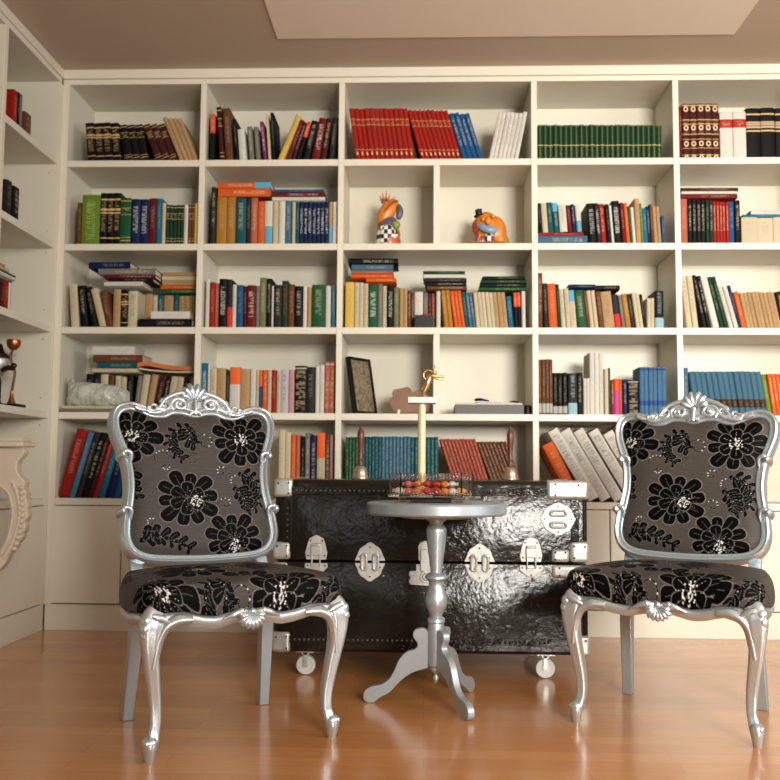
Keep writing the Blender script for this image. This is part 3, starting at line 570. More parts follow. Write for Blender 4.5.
# small support block of pages beneath so it slopes
# ================================================================== damask pattern
def pattern(U, W):
    """velvet, silver and outline masks for points (metres) of the upholstery"""
    vel = np.zeros(U.shape); sil = np.zeros(U.shape); lin = np.zeros(U.shape)
    rng = np.random.RandomState(5)
    def line(pts, w0, w1, tgt='v'):
        nonlocal vel, sil, lin
        P = np.array(smooth_path(pts, 8)); n = len(P)
        best = np.full(U.shape, 9.)
        for i in range(n - 1):
            a, b = P[i], P[i + 1]; d = b - a; L2 = (d * d).sum() + 1e-12
            t = np.clip(((U - a[0]) * d[0] + (W - a[1]) * d[1]) / L2, 0, 1)
            dist = np.hypot(U - a[0] - t * d[0], W - a[1] - t * d[1]) - (w0 + (w1 - w0) * (i / n))
            best = np.minimum(best, dist)
        vel = np.maximum(vel, (best < 0) * 1.); lin = np.maximum(lin, ((best >= 0) & (best < .0011)) * .35)
    def ell(cx, cy, a, b, ang, vein=True):
        nonlocal vel, lin
        c, s = math.cos(ang), math.sin(ang); x = (U - cx) * c + (W - cy) * s; y = -(U - cx) * s + (W - cy) * c
        q = (x / a) ** 2 + (y / b * (1 + .45 * x / a)) ** 2
        vel = np.maximum(vel, (q < 1) * 1.); lin = np.where(q < 1, lin * .0, lin)
        lin = np.maximum(lin, ((q >= 1) & (q < 1.16)) * .55)
        if vein: lin = np.maximum(lin, ((np.abs(y) < .0007) & (x > -a * .6) & (x < a * .5)) * .35)
    def flower(cx, cy, Rr, n, rot, st=(0, 0), sr=.022, ring2=True):
        nonlocal vel, sil, lin
        for k in range(n):
            a = rot + 2 * math.pi * k / n; l = Rr * (1.04 + .10 * math.sin(k * 2.3))
            ell(cx + math.cos(a) * l * .64, cy + math.sin(a) * l * .64, l * .40, l * .195, a + math.pi)
        if ring2:
            for k in range(n - 4):
                a = rot + .35 + 2 * math.pi * k / (n - 4); l = Rr * .62
                ell(cx + math.cos(a) * l * .52, cy + math.sin(a) * l * .52, l * .48, l * .30, a + math.pi)
        ns = 34
        for k in range(ns):
            rr = sr * math.sqrt(rng.rand()); a = rng.rand() * 6.283
            d = np.hypot(U - cx - st[0] - rr * math.cos(a), W - cy - st[1] - rr * math.sin(a)); sil = np.maximum(sil, (d < .0021) * 1.)
        for k in range(12):
            a = 2 * math.pi * k / 12; rr = sr * 1.5
            for f in (1.0, 1.25):
                d = np.hypot(U - cx - st[0] - rr * f * math.cos(a), W - cy - st[1] - rr * f * math.sin(a)); sil = np.maximum(sil, (d < .0010) * .6)
    def dots(pts, r=.0021):
        nonlocal sil
        for x, y in pts: sil = np.maximum(sil, (np.hypot(U - x, W - y) < r) * .9)
    def curl(cx, cy, r0, r1, a0, turns, w=.0016, dt=True):
        pts = [(cx + (r0 + (r1 - r0) * k / 14) * math.cos(a0 + turns * 6.283 * k / 14), cy + (r0 + (r1 - r0) * k / 14) * math.sin(a0 + turns * 6.283 * k / 14)) for k in range(15)]
        line(pts, w, w * 1.3)
        if dt: dots([pts[i] for i in (2, 4, 6, 8)])
    def leaf(pts, sgn=1, sz=.02):
        sz *= 1.45
        P = smooth_path(pts, 4); n = len(P); line(pts, .009, .004)
        for i in range(1, n - 1, 2):
            t = P[i + 1] - P[i - 1]; a = math.atan2(t[1], t[0]); s_ = sz * (1 - .45 * i / n)
            for sd, k in ((sgn, 1.), (-sgn, .62)):
                s_ *= 1.0; aa = a + sd * .95; ell(P[i][0] + math.cos(aa) * s_ * .55, P[i][1] + math.sin(aa) * s_ * .55, s_ * .70 * k, s_ * .32 * k, aa + math.pi, k == 1)
        dots([(p[0], p[1]) for p in P[2:-2:3]], .0013)
    def motif(ox, oy):
        leaf([(ox - .015, oy + .42), (ox - .055, oy + .425), (ox - .085, oy + .395), (ox - .082, oy + .355), (ox - .05, oy + .325)], 1, .024)
        leaf([(ox - .02, oy + .43), (ox - .03, oy + .40), (ox - .012, oy + .378)], -1, .024)
        curl(ox + .02, oy + .385, .028, .012, 2.4, -.9); curl(ox - .02, oy + .335, .022, .007, 4.2, .8, .0012, False)
        leaf([(ox + .125, oy + .275), (ox + .16, oy + .262), (ox + .182, oy + .225), (ox + .172, oy + .175), (ox + .14, oy + .15)], -1, .026)
        leaf([(ox + .105, oy + .225), (ox + .128, oy + .20), (ox + .135, oy + .17)], 1, .024)
        curl(ox + .072, oy + .178, .020, .009, 3.2, -.9); curl(ox + .065, oy + .285, .018, .007, .3, .9); curl(ox + .11, oy + .25, .022, .012, 1.2, .6, .0012)
        curl(ox - .115, oy + .325, .035, .018, .6, .45, .0012); curl(ox - .105, oy + .30, .013, .005, .6, -.9)
        line([(ox - .15, oy + .21), (ox - .12, oy + .235), (ox - .09, oy + .215)], .0012, .0014)
        leaf([(ox - .18, oy + .065), (ox - .14, oy + .075), (ox - .09, oy + .06), (ox - .04, oy + .035)], 1, .026)
        curl(ox - .155, oy + .12, .014, .005, .2, .9); line([(ox - .2, oy + .10), (ox - .15, oy + .09), (ox - .12, oy + .10)], .0012, .001)
        leaf([(ox - .2, oy + .30), (ox - .205, oy + .25), (ox - .19, oy + .20)], 1, .022)
        flower(ox + .136, oy + .395, .088, 10, .2, (0, 0), .022)
        flower(ox - .205, oy + .405, .085, 10, .5, (.006, 0), .02)
        flower(ox - .045, oy + .195, .086, 10, .1, (.028, -.008), .020)
        flower(ox + .088, oy + .06, .080, 10, .35, (.005, -.02), .020)
    motif(0, 0)
    return vel, sil, lin
def pattern_seat(U, W):
    return pattern(U - .055, W + .42 - .0) if False else _seat(U, W)
def _seat(U, W):
    # the same cloth, shifted so that a bloom sits right of the middle of the front edge
    v1 = pattern(U + .045, W + .655)
    v2 = pattern(U + .080, W + .290)
    v3 = pattern(U - .31, W + .655)
    return tuple(np.where(W < -.19, np.where(U > .165, c, a), b) for a, b, c in zip(v1, v2, v3))
def add_pattern(me, U, W, fn):
    v, s_, l = fn(np.array(U), np.array(W)); n = len(U)
    col = np.ones((n, 4), np.float32); col[:, 0] = v * (1 - s_); col[:, 1] = s_; col[:, 2] = l * (1 - s_)
    a = me.color_attributes.new('pat', 'FLOAT_COLOR', 'POINT'); a.data.foreach_set('color', col.ravel())

# ================================================================== chairs
TB_ = R(17)
def BP(u, w, b):   # back plane: u across, w up the back, b out to the front
    return (u, .178 + w * math.sin(TB_) - b * math.cos(TB_), .440 + w * math.cos(TB_) + b * math.sin(TB_))
half = [(0, 0), (.10, .003), (.165, .010), (.204, .030), (.222, .066), (.222, .11), (.214, .155), (.206, .21), (.207, .26), (.216, .31), (.228, .345), (.241, .385), (.243, .425), (.228, .452), (.198, .462), (.165, .455), (.13, .441), (.10, .440), (.07, .452), (.035, .452), (0, .444)]
half = [(u * 1.005, w * 1.025) for u, w in half]
full = half + [(-u, w) for u, w in reversed(half[1:-1])]
FP = smooth_path(full, 5, True)
def poly_contains(P, U, W):
    inside = np.zeros(U.shape, bool); n = len(P)
    for i in range(n):
        (x0, y0), (x1, y1) = P[i], P[(i + 1) % n]
        if y0 == y1: continue
        c = ((y0 > W) != (y1 > W)) & (U < (x1 - x0) * (W - y0) / (y1 - y0) + x0); inside ^= c
    return inside
def poly_dist(P, U, W):
    best = np.full(U.shape, 9.); n = len(P)
    for i in range(n):
        a, b = P[i], P[(i + 1) % n]; d = b - a; L2 = (d * d).sum() + 1e-12
        t = np.clip(((U - a[0]) * d[0] + (W - a[1]) * d[1]) / L2, 0, 1); best = np.minimum(best, np.hypot(U - a[0] - t * d[0], W - a[1] - t * d[1]))
    return best
def chair_frame():
    mb = MB(); prof = [(-.018, -.004), (-.018, .008), (-.015, .014), (-.011, .0145), (-.0075, .009), (-.004, .013), (.001, .020), (.007, .022), (.013, .018), (.017, .009), (.018, -.006), (.018, -.024), (-.012, -.024)]
    n = len(FP); rs = []
    for i in range(n):
        t = FP[(i + 1) % n] - FP[i - 1]; t /= np.hypot(*t); nn = np.array([t[1], -t[0]]); rs.append([BP(FP[i][0] + nn[0] * a * .82, FP[i][1] + nn[1] * a * .82, b) for a, b in prof])
    mb.rings(rs, closed=True)
    for sx in (-1, 1):       # scrolled ears on both sides
        for (u, w, s_) in ((.213, .318, 1), (.219, .148, 1)):
            for a0 in (0,):
                pts = [BP(sx * (u + .012), w, -.026), BP(sx * (u + .016), w, -.01), BP(sx * (u + .016), w, .010), BP(sx * (u + .012), w, .022), BP(sx * (u + .006), w, .028)]
                mb.tube(smooth_path(pts, 3), [.0125] * 12 + [.009], 12)
            pts = [BP(sx * (u + .012), w + .004, .022), BP(sx * (u + .004), w + .008, .026), BP(sx * (u - .008), w + .004, .024), BP(sx * (u - .012), w - .012, .018), BP(sx * (u - .008), w - .03, .012)]
            mb.tube(smooth_path(pts, 3), [.008] * 4 + [.007] * 4 + [.006, .005, .004, .003, .002], 10)
    return mb
def crest():
    mb = MB(); BP0 = BP
    BPc = lambda u, w, b: BP0(u * 1.04, .404 + (w - .404) * .95 + .046, b)
    def tb(pts, r, seg=8): mb.tube([BPc(*p) for p in smooth_path(pts, 4)], [r[0] + (r[1] - r[0]) * k / (len(pts) * 4 - 4) for k in range(len(pts) * 4 - 3)], seg)
    dome = [(-.105, .405), (-.10, .424), (-.088, .445), (-.066, .462), (-.04, .472), (-.02, .482), (0, .488), (.02, .482), (.04, .472), (.066, .462), (.088, .445), (.10, .424), (.105, .405), (.05, .402), (0, .396), (-.05, .402)]
    mb.prism(dome, -.018, .010, lambda a, b, d: BPc(a, b, d))
    for s in (-1, 1):
        sp = []
        for k in range(15):
            a = -2.3 + 1.55 * 2 * math.pi * k / 14 * -1; r = .025 - .019 * k / 14
            sp.append((s * (.047 - r * math.cos(a) * 1.05), .436 + r * math.sin(a), .014 + .006 * k / 14))
        tb(sp, (.0085, .0055))
        mb.ball(BPc(s * .047, .436, .022), .008)
        tb([(s * .118, .412, .014), (s * .104, .428, .016), (s * .092, .449, .016), (s * .068, .467, .016), (s * .036, .478, .016), (s * .020, .470, .014)], (.005, .008))
        tb([(s * .108, .420, .016), (s * .085, .418, .018), (s * .076, .434, .018), (s * .084, .446, .016), (s * .092, .438, .018)], (.006, .004))
        tb([(s * .088, .456, .012), (s * .098, .452, .014), (s * .102, .442, .012)], (.004, .006))
        tb([(s * .105, .410, .016), (s * .125, .404, .018), (s * .142, .410, .018), (s * .142, .422, .018), (s * .132, .424, .018)], (.008, .005))
        tb([(s * .120, .412, .016), (s * .114, .426, .016), (s * .122, .434, .016), (s * .130, .430, .016)], (.006, .004))
        tb([(s * .145, .413, .016), (s * .160, .414, .018), (s * .176, .422, .018)], (.006, .008))
    for k, (a, l) in enumerate(((-62, .040), (-34, .052), (-12, .058), (12, .058), (34, .052), (62, .040))):
        an = R(a); c0 = (0, .448); p0 = (c0[0] + .012 * math.sin(an), c0[1] + .012 * math.cos(an)); p1 = (c0[0] + l * math.sin(an), c0[1] + l * math.cos(an))
        pm_ = ((p0[0] + p1[0]) / 2, (p0[1] + p1[1]) / 2)
        mb.tube([BPc(*p0, .016), BPc(*pm_, .024), BPc((pm_[0] + p1[0]) / 2, (pm_[1] + p1[1]) / 2, .024), BPc(*p1, .014)], [.004, .0075, .010, .006], 10)
        mb.ball(BPc(p1[0], p1[1], .014), .0075)
    tb([(-.016, .404, .018), (0, .412, .022), (.016, .404, .018)], (.006, .006)); tb([(0, .450, .022), (0, .425, .024), (0, .402, .022)], (.008, .005))
    return mb
def back_cushion():
    n = 300; us = np.linspace(-.25, .25, n); ws = np.linspace(-.01, .49, n); U, W = np.meshgrid(us, ws)
    inside = poly_contains(FP, U, W); dist = poly_dist(FP, U, W)
    b = np.where(inside, .004 + .026 * (1 - np.exp(-np.maximum(dist - .008, 0) / .022)), .004)
    idx = -np.ones(U.shape, int); use = inside; idx[use] = np.arange(use.sum())
    Vv = [BP(u, w, bb) for u, w, bb in zip(U[use], W[use], b[use])]
    q = use[:-1, :-1] & use[1:, :-1] & use[:-1, 1:] & use[1:, 1:]; ii, jj = np.where(q)
    Fq = [(idx[i, j], idx[i, j + 1], idx[i + 1, j + 1], idx[i + 1, j]) for i, j in zip(ii, jj)]
    me = bpy.data.meshes.new('back_cushion'); me.from_pydata(Vv, [], Fq); me.materials.append(M['fabric']); me.shade_smooth()
    add_pattern(me, U[use], W[use] * 1.08, pattern); return me
SO = smooth_path([(0, -.238), (.09, -.236), (.18, -.240), (.238, -.234), (.266, -.203), (.273, -.13), (.268, -.03), (.25, .07), (.228, .142), (.17, .160), (0, .162), (-.17, .160), (-.228, .142), (-.258, .07), (-.277, -.03), (-.281, -.13), (-.270, -.203), (-.238, -.234), (-.18, -.240), (-.09, -.236)], 6, True)
def rail_dz(u): 
    a = abs(u)
    return float(np.interp(a, [0, .03, .085, .12, .165, .2, .25], [.007, .006, -.008, -.004, .008, .008, .006]))
def seat_cushion():
    nA = 900; P = np.array(SO); seg = np.hypot(*(np.roll(P, -1, 0) - P).T); cum = np.concatenate([[0], np.cumsum(seg)]); tt = np.linspace(0, cum[-1], nA, endpoint=False)
    PX = np.interp(tt, cum, np.append(P[:, 0], P[0, 0])); PY = np.interp(tt, cum, np.append(P[:, 1], P[0, 1]))
    c = np.array([0, -.04]); Vv, UU, WW = [], [], []
    prof = []   # (fraction of radius, z offset, extra out)
    for k in range(90): prof.append((k / 90 * .93, 0))
    R_ = []
    top = .447
    for k in range(1, 131):
        f = .93 * k / 130; R_.append((f, top - .022 * (f / .93) ** 2.4, 0, f))
    for k in range(1, 61):
        a = k / 60 * math.pi * .60; f = .93 + .085 * math.sin(a); z = (top - .022) - (1 - math.cos(a)) * .042; R_.append((f, z, 1, .93 + k / 60 * .30))
    for f, z, sd, fu in R_:
        for x, y in zip(PX, PY):
            bot = .350 + rail_dz(x) * (1 if y < -.15 else 0); zb_ = top - .022 - (1 - math.cos(math.pi * .6)) * .042
            zz = z if not sd else (top - .022) + (z - (top - .022)) * ((top - .022) - bot) / ((top - .022) - zb_)
            X = c[0] + (x - c[0]) * f; Y_ = c[1] + (y - c[1]) * f; Vv.append((X, Y_, zz)); UU.append(c[0] + (x - c[0]) * fu); WW.append(c[1] + (y - c[1]) * fu)
    n = nA; m = len(R_); Fq = []
    for i in range(m - 1):
        for j in range(n): Fq.append((i * n + j, (i + 1) * n + j, (i + 1) * n + (j + 1) % n, i * n + (j + 1) % n))
    Vv.append((c[0], c[1], top)); UU.append(0); WW.append(c[1]); ci = len(Vv) - 1
    for j in range(n): Fq.append((ci, j, (j + 1) % n))
    Vv.append((c[0], c[1], .352)); UU.append(9); WW.append(9); cb = len(Vv) - 1
    for j in range(n): Fq.append((cb, (m - 1) * n + (j + 1) % n, (m - 1) * n + j))
    me = bpy.data.meshes.new('seat_cushion'); me.from_pydata(Vv, [], Fq); me.materials.append(M['fabric']); me.shade_smooth()
    add_pattern(me, UU, WW, pattern_seat); return me
def mesh_obj(name, me, parent): o = bpy.data.objects.new(name, me); C.objects.link(o); o.parent = parent; return o
def make_chair(label):
    t = empty('upholstered_chair', (0, 0, 0), 0, label, 'chair', 'silver baroque chairs')
    f = chair_frame().build('back_frame', M['silver'], t, angle=60)
    crest().build('crest', M['silver'], f, angle=60)
    mesh_obj('back_cushion', back_cushion(), t); mesh_obj('seat_cushion', seat_cushion(), t)
    bk_ = MB().prism([tuple(p) for p in FP[::3]], -.026, -.020, lambda a, b, d: BP(a * .97, .2 + (b - .2) * .97, d)); bk_.build('back_board', M['silver2'], t, angle=50)
    # seat rail: moulded sweep following the seat outline
    prof = [(-.016, -.016), (-.016, .014), (-.002, .017), (.003, .014), (.005, .007), (.009, .011), (.013, .008), (.014, -.002), (.010, -.010), (.006, -.017)]
    P = [np.array(p) for p in SO]; n = len(P); rs = []
    for i in range(n):
        tt_ = P[(i + 1) % n] - P[i - 1]; tt_ /= np.hypot(*tt_); nn = np.array([tt_[1], -tt_[0]]); dz = rail_dz(P[i][0]) if P[i][1] < -.15 else 0
        rs.append([(P[i][0] + nn[0] * (a - .012), P[i][1] + nn[1] * (a - .012), .334 + dz + b) for a, b in prof])
    MBr = MB().rings(rs, closed=True)
    for s in (-1, 1):
        MBr.tube(smooth_path([(s * .150, -.240, .337), (s * .185, -.242, .338), (s * .214, -.242, .326), (s * .230, -.238, .300), (s * .238, -.234, .262), (s * .243, -.230, .225)], 4), [min(.0145, .008 + .0016 * k) - .0002 * k for k in range(21)], 16, mod=lambda th: 1 + .12 * math.cos(4 * th))
    rail = MBr.build('seat_rail', M['silver'], t, angle=60)
    sh = MB()   # shell carved in the middle of the rail
    for k in range(9):
        a = R(-80 + 20 * k); l = .040 if k not in (0, 8) else .034
        p0 = (0, -.240, .345); p1 = (math.sin(a) * l, -.252, .345 - math.cos(a) * l * .95)
        sh.tube([p0, ((p0[0] + p1[0]) / 2, -.262, (p0[2] + p1[2]) / 2), (p0[0] + (p1[0] - p0[0]) * .85, -.260, p0[2] + (p1[2] - p0[2]) * .85), p1], [.003, .0055, .0075, .004], 8)
    for s in (-1, 1):
        sh.tube(smooth_path([(s * .008, -.248, .349), (s * .035, -.256, .350), (s * .055, -.254, .343), (s * .075, -.250, .334)], 3), [.006, .008, .009, .009, .008, .008, .007, .005, .004, .003], 8)
        sh.ball((s * .030, -.256, .352), .009)
    sh.ball((0, -.256, .350), .009); sh.build('shell', M['silver'], rail, angle=70)
    for s in (-1, 1):
        mb = MB(); dx, dy = s * .75, -.66
        pts = []; spec = [(.362, -.012, .020), (.350, .0, .030), (.325, .010, .031), (.290, .013, .026), (.245, .008, .0215), (.19, -.003, .0185), (.13, -.014, .016), (.085, -.016, .0145), (.058, -.010, .0150), (.046, -.004, .018)]
        SP = smooth_path([(z, o_, r) for z, o_, r in spec], 4)
        bx, by = s * .240, -.216
        mb.tube([(bx + dx * o_, by + dy * o_, z) for z, o_, r in SP], [float(r) for z, o_, r in SP], 24, up=(dx, dy, 0), mod=lambda th: 1 + .10 * math.cos(4 * th))
        fx, fy = bx + dx * -.001, by + dy * -.001
        mb.lathe([(.0001, 0), (.0105, 0), (.012, .006), (.0165, .028), (.0195, .044), (.0185, .052), (.013, .058), (.0001, .060)], (fx + dx * .003, fy + dy * .003, 0), 20)
        mb.ball((fx + dx * .016, fy + dy * .016, .047), .0095)
        # carved leaves on the knee
        for (q, z, r, sx_) in ((.030, .340, .016, 1), (.036, .322, .013, 1), (.036, .305, .010, .9), (.034, .290, .008, .8)):
            mb.ball((bx + dx * q * .95, by + dy * q * .95, z), r, sz=1.1)
        mb.tube([(bx + s * .010, by - .030, .352), (bx - s * .012, by - .036, .345), (bx - s * .030, by - .032, .335)], [.008, .010, .004], 8)
        mb.build('front_leg', M['silver'], t, angle=70)
        r_ = MB()   # rear leg and back post in one
        for (za, zb_, ya, yb, xa, xb, ha, hb) in ((0, .34, .205, .150, .203, .190, .016, .021), ):
            r_.add([(s * xx + sx_ * h * .95, yy + sy_ * h, zz) for zz, yy, xx, h in ((za, ya, xa, ha), (zb_, yb, xb, hb)) for sy_ in (-1, 1) for sx_ in (-1, 1)], [(0, 2, 3, 1), (4, 5, 7, 6), (0, 1, 5, 4), (2, 6, 7, 3), (0, 4, 6, 2), (1, 3, 7, 5)])
        p0 = Vector((s * .190, .150, .338)); p1 = Vector(BP(s * .190, .03, -.042)); p2 = Vector(BP(s * .195, .36, -.040))
        for a, b in ((p0, p1), (p1, p2)):
            ax = (b - a) / 2; r_.obox((a + b) / 2, Vector((.018, 0, 0)), Vector((0, .0165, 0)), ax)
        r_.build('rear_leg', M['silver2'], t, bevel=.003, angle=30)
    return t
def copy_tree(o, parent=None):
    c = o.copy(); C.objects.link(c); c.parent = parent
    for ch in [x for x in bpy.data.objects if x.parent == o]: copy_tree(ch, c)
    return c
ch1 = make_chair('silver carved chair with black floral upholstery, left of the round table')
ch2 = copy_tree(ch1); ch2['label'] = 'silver carved chair with black floral upholstery, right of the trunk'
ch1.location = (-.560, 2.634, 0); ch1.rotation_euler = (0, 0, R(30))
ch2.location = (.747, 2.850, 0); ch2.rotation_euler = (0, 0, R(-26.5))

# ================================================================== pedestal table
TX, TY = .038, 2.945
tb = empty('pedestal_table', (TX, TY, 0), 0, 'small round silver pedestal table with three curved feet between the chairs', 'table')
MB().lathe([(.0001, .572), (.206, .572), (.212, .574), (.216, .579), (.216, .604), (.213, .609), (.206, .611), (.0001, .611)], seg=72).build('tabletop', M['silver2'], tb, angle=30)
MB().lathe([(.0001, .562), (.105, .562), (.108, .566), (.108, .5715), (.0001, .5715)], seg=48).build('support_disc', M['silver2'], tb, angle=30)
col = [(.0001, .561), (.030, .561), (.030, .555), (.022, .549), (.020, .543), (.026, .538), (.031, .530), (.0315, .520), (.029, .49), (.024, .45), (.018, .405), (.018, .395), (.026, .392), (.034, .384), (.034, .378), (.026, .372), (.022, .366), (.022, .355), (.027, .342), (.034, .322), (.0355, .308), (.032, .292), (.024, .278), (.020, .268), (.019, .262), (.027, .256), (.028, .247), (.024, .243), (.026, .232), (.0265, .226), (.0265, .122), (.024, .114), (.0001, .113)]
MB().lathe(col, seg=40).build('column', M['silver2'], tb, angle=45)
MB().lathe([(.0001, .113), (.015, .111), (.018, .103), (.014, .097), (.006, .092), (.006, .086), (.010, .080), (.008, .071), (.004, .063), (.0001, .060)], seg=24).build('finial', M['silver2'], tb, angle=60)
k_ = .218 / 235
lp = [(216, 445), (206, 436), (190, 434), (172, 440), (166, 455), (170, 468), (180, 480), (181, 492), (170, 503), (152, 508), (134, 520), (118, 542), (105, 572), (88, 600), (62, 618), (34, 624), (14, 634), (4, 650), (5, 668), (18, 678), (38, 677), (54, 664), (72, 654), (92, 642), (120, 612), (146, 590), (178, 573), (216, 562)]
lpoly = [((242 - x) * k_, max((680 - y) * k_ * 1.0, 0) + .0) for x, y in lp]
lpoly = [tuple(p) for p in smooth_path(lpoly, 3)]
zmin = min(p[1] for p in lpoly); lpoly = [(a, b - zmin) for a, b in lpoly]
for ang in (177.2, -63.6, 57.4):
    c, s = math.cos(R(ang)), math.sin(R(ang))
    MB().prism(lpoly, -.011, .011, lambda a, b, d: (a * c - d * s, a * s + d * c, b)).build('foot', M['silver2'], tb, bevel=.002, angle=30)

# glass dish on the table
GX, GY, GZ = .020, 2.90, .6115
gd = empty('glass_dish', (GX, GY, GZ), 0, 'cut glass box with red and orange sweets on the round table', 'dish')
def octo(hx, hy, ch): return [(-hx + ch, -hy), (hx - ch, -hy), (hx, -hy + ch), (hx, hy - ch), (hx - ch, hy), (-hx + ch, hy), (-hx, hy - ch), (-hx, -hy + ch)]
og, ig = octo(.128, .085, .035), octo(.120, .077, .032)
g = MB(); g.rings([[(x, y, z) for x, y in p] for p, z in ((og, .016), (og, .088), (ig, .088), (ig, .024))], caps=True)
g.build('bowl', M['glass'], gd, smooth=False, bevel=.001)
for sx in (-1, 1):
    for sy in (-1, 1): MB().box(sx * .085 - .012, sx * .085 + .012, sy * .05 - .012, sy * .05 + .012, 0, .0155).build('foot', M['glass'], gd, smooth=False, bevel=.002)
MB().box(-.062, .062, -.04, .04, 0.0002, .0155).build('base', M['black'], gd, smooth=False, bevel=.002)
for zz_ in (.020, .070):
    fac = MB()
    for k in range(24):
        x = -.115 + k * .01; fac.tube([(x, -.0862, zz_), (x + .005, -.0872, zz_ + .008), (x, -.0862, zz_ + .016)], .0012, 5)
    fac.build('etched_band', M['glass'], gd)
random.seed(11)
SW = [plain('sweet_' + n_, c_, .25) for n_, c_ in (('red', (.55, .02, .02)), ('orange', (.85, .25, .04)), ('amber', (.8, .42, .12)), ('white', (.8, .76, .7)), ('pink', (.6, .18, .18)))]
SN = ['red', 'orange', 'amber', 'white', 'pink']
spots = [(-.095, 3), (-.068, 4), (-.04, 1), (-.012, 0), (.016, 0), (.042, 1), (.066, 3), (.090, 2)]
for row, (yy, zz) in enumerate(((-.045, .0255), (0.0, .0255), (.045, .0255), (-.022, .046))):
    for q, (xx, mi) in enumerate(spots):
        if row == 3 and q in (0, 7): continue
        mi2 = mi if row != 2 else (mi + q) % 5
        mb = MB().ball((0, 0, .0), .0118, sz=.8, seg=12, rg=8)
        if True:
            for e in (-1, 1): mb.lathe([(.0015, .010 * e), (.006, .0165 * e)], (0, 0, 0), 8, axis='x')
        o = mb.build('wrapped_sweet', SW[mi2], loc=(GX + xx, GY + yy, GZ + zz + .0095), rot=(0, 0, random.uniform(-.4, .4)))
        tag(o, '%s wrapped sweet in the glass dish, %s from left, %s' % (SN[mi2], ordn(q), ['front row', 'middle row', 'back row', 'upper layer'][row]), 'sweet', 'sweets in the glass dish')

# trophy behind the dish
tr = empty('trophy', (-.008, 3.045, .6115), 0, 'slim cream column trophy with gold figure on a white slab behind the glass dish', 'trophy')
MB().box(-.035, .035, -.030, .030, 0, .022).build('base', M['marble'], tr, smooth=False, bevel=.002)
MB().lathe([(.0001, .0225), (.0125, .0225), (.0125, .311), (.0001, .311)], seg=24).build('column', M['cream'], tr, angle=30)
MB().box(-.045, .046, -.032, .032, .3115, .331).build('slab', M['marble'], tr, smooth=False, bevel=.002)
f = MB(); f.lathe([(.0001, .3315), (.016, .3315), (.014, .338), (.006, .342), (.005, .352), (.0001, .354)], (.006, 0, 0), 16)
def tbz(pts, r): f.tube(smooth_path(pts, 3), [r[0] + (r[1] - r[0]) * k / (len(pts) * 3 - 3) for k in range(len(pts) * 3 - 2)], 10)
tbz([(.006, 0, .350), (.014, 0, .366), (.020, 0, .380)], (.005, .009)); tbz([(.008, .008, .350), (.002, .010, .364), (.018, .006, .378)], (.004, .008))
tbz([(.018, 0, .378), (.024, 0, .394), (.032, 0, .402)], (.010, .010)); f.ball((.040, 0, .412), .0085)
tbz([(.030, -.008, .400), (.048, -.012, .392), (.070, -.010, .388)], (.005, .003)); tbz([(.030, .008, .402), (.05, .010, .402), (.072, .010, .400)], (.005, .003))
tbz([(.034, 0, .408), (.042, 0, .425), (.040, .002, .436)], (.004, .0025))
hoop = [(.020 + .016 * math.cos(a), 0, .404 + .016 * math.sin(a)) for a in [2 * math.pi * k / 16 for k in range(16)]]; f.tube(hoop, .003, 6, closed=True)
f.build('figure', M['gold'], tr, angle=80)

# ================================================================== trunk
KX0, KX1, KY, KD = -.517, .560, 3.275, .50
tk = empty('trunk', (.02, KY + KD / 2, 0), 0, 'large black patent leather steamer trunk on casters behind the table', 'trunk')
def kpart(mb, name, m, par=None, bevel=0, **kw):
    o = mb.build(name, m, tk if par is None else par, bevel=bevel, **kw)
    if par is None: o.location = (-.02, -(KY + KD / 2), 0)
    return o
z0, zs, z1 = .087, .395, .674
def shell(za, zb_, rt, rb):
    m_ = MB(); r = .02
    def ring(z, ins): return [(x, y, z) for x, y in octo2(KX0 + ins, KX1 - ins, KY + ins, KY + KD - ins, r)]
    return m_.rings([ring(za, rb), ring(za + rb, 0), ring(zb_ - rt, 0), ring(zb_ - rt * .35, rt * .3), ring(zb_, rt)])
def octo2(x0, x1, y0, y1, r):
    out = []
    for cx, cy, a0 in ((x1 - r, y1 - r, 0), (x0 + r, y1 - r, 90), (x0 + r, y0 + r, 180), (x1 - r, y0 + r, 270)):
        for k in range(5): a = R(a0 + k * 22.5); out.append((cx + r * math.cos(a), cy + r * math.sin(a)))
    return out
body = kpart(shell(z0, zs - .003, .003, .012), 'body', M['leather'], angle=40)
lid = kpart(shell(zs + .002, z1, .016, .003), 'lid', M['leather'], angle=40)
def strips(z_, za, zb_, parent, verts, nm):
    st = MB(); rv = MB()
    st.box(KX0 + .03, KX1 - .03, KY - .004, KY + .002, za, zb_)
    n = 52
    for k in range(n): rv.ball((KX0 + .075 + k * (KX1 - KX0 - .225) / (n - 1), KY - .004, z_), .0052, seg=8, rg=4)
    for vx, va, vb in verts:
        st.box(vx - .014, vx + .014, KY - .0035, KY + .002, va, vb)
        m_ = int((vb - va) / .02)
        for k in range(2, m_ - 1): rv.ball((vx, KY - .0035, va + .01 + k * .02), .0045, seg=8, rg=4)
    s_ = st.build('edge_strip', M['leather'], parent, smooth=False, bevel=.0015); rv.build('rivets', M['leather_rivet'], s_)
M['leather_rivet'] = plain('dark_rivets', (.10, .09, .075), .25, .6)
strips(.636, .622, .650, lid, [(KX0 + .045, zs + .03, .62), (KX1 - .045, zs + .03, .62)], 'a'); strips(.130, .118, .142, body, [], 'b')
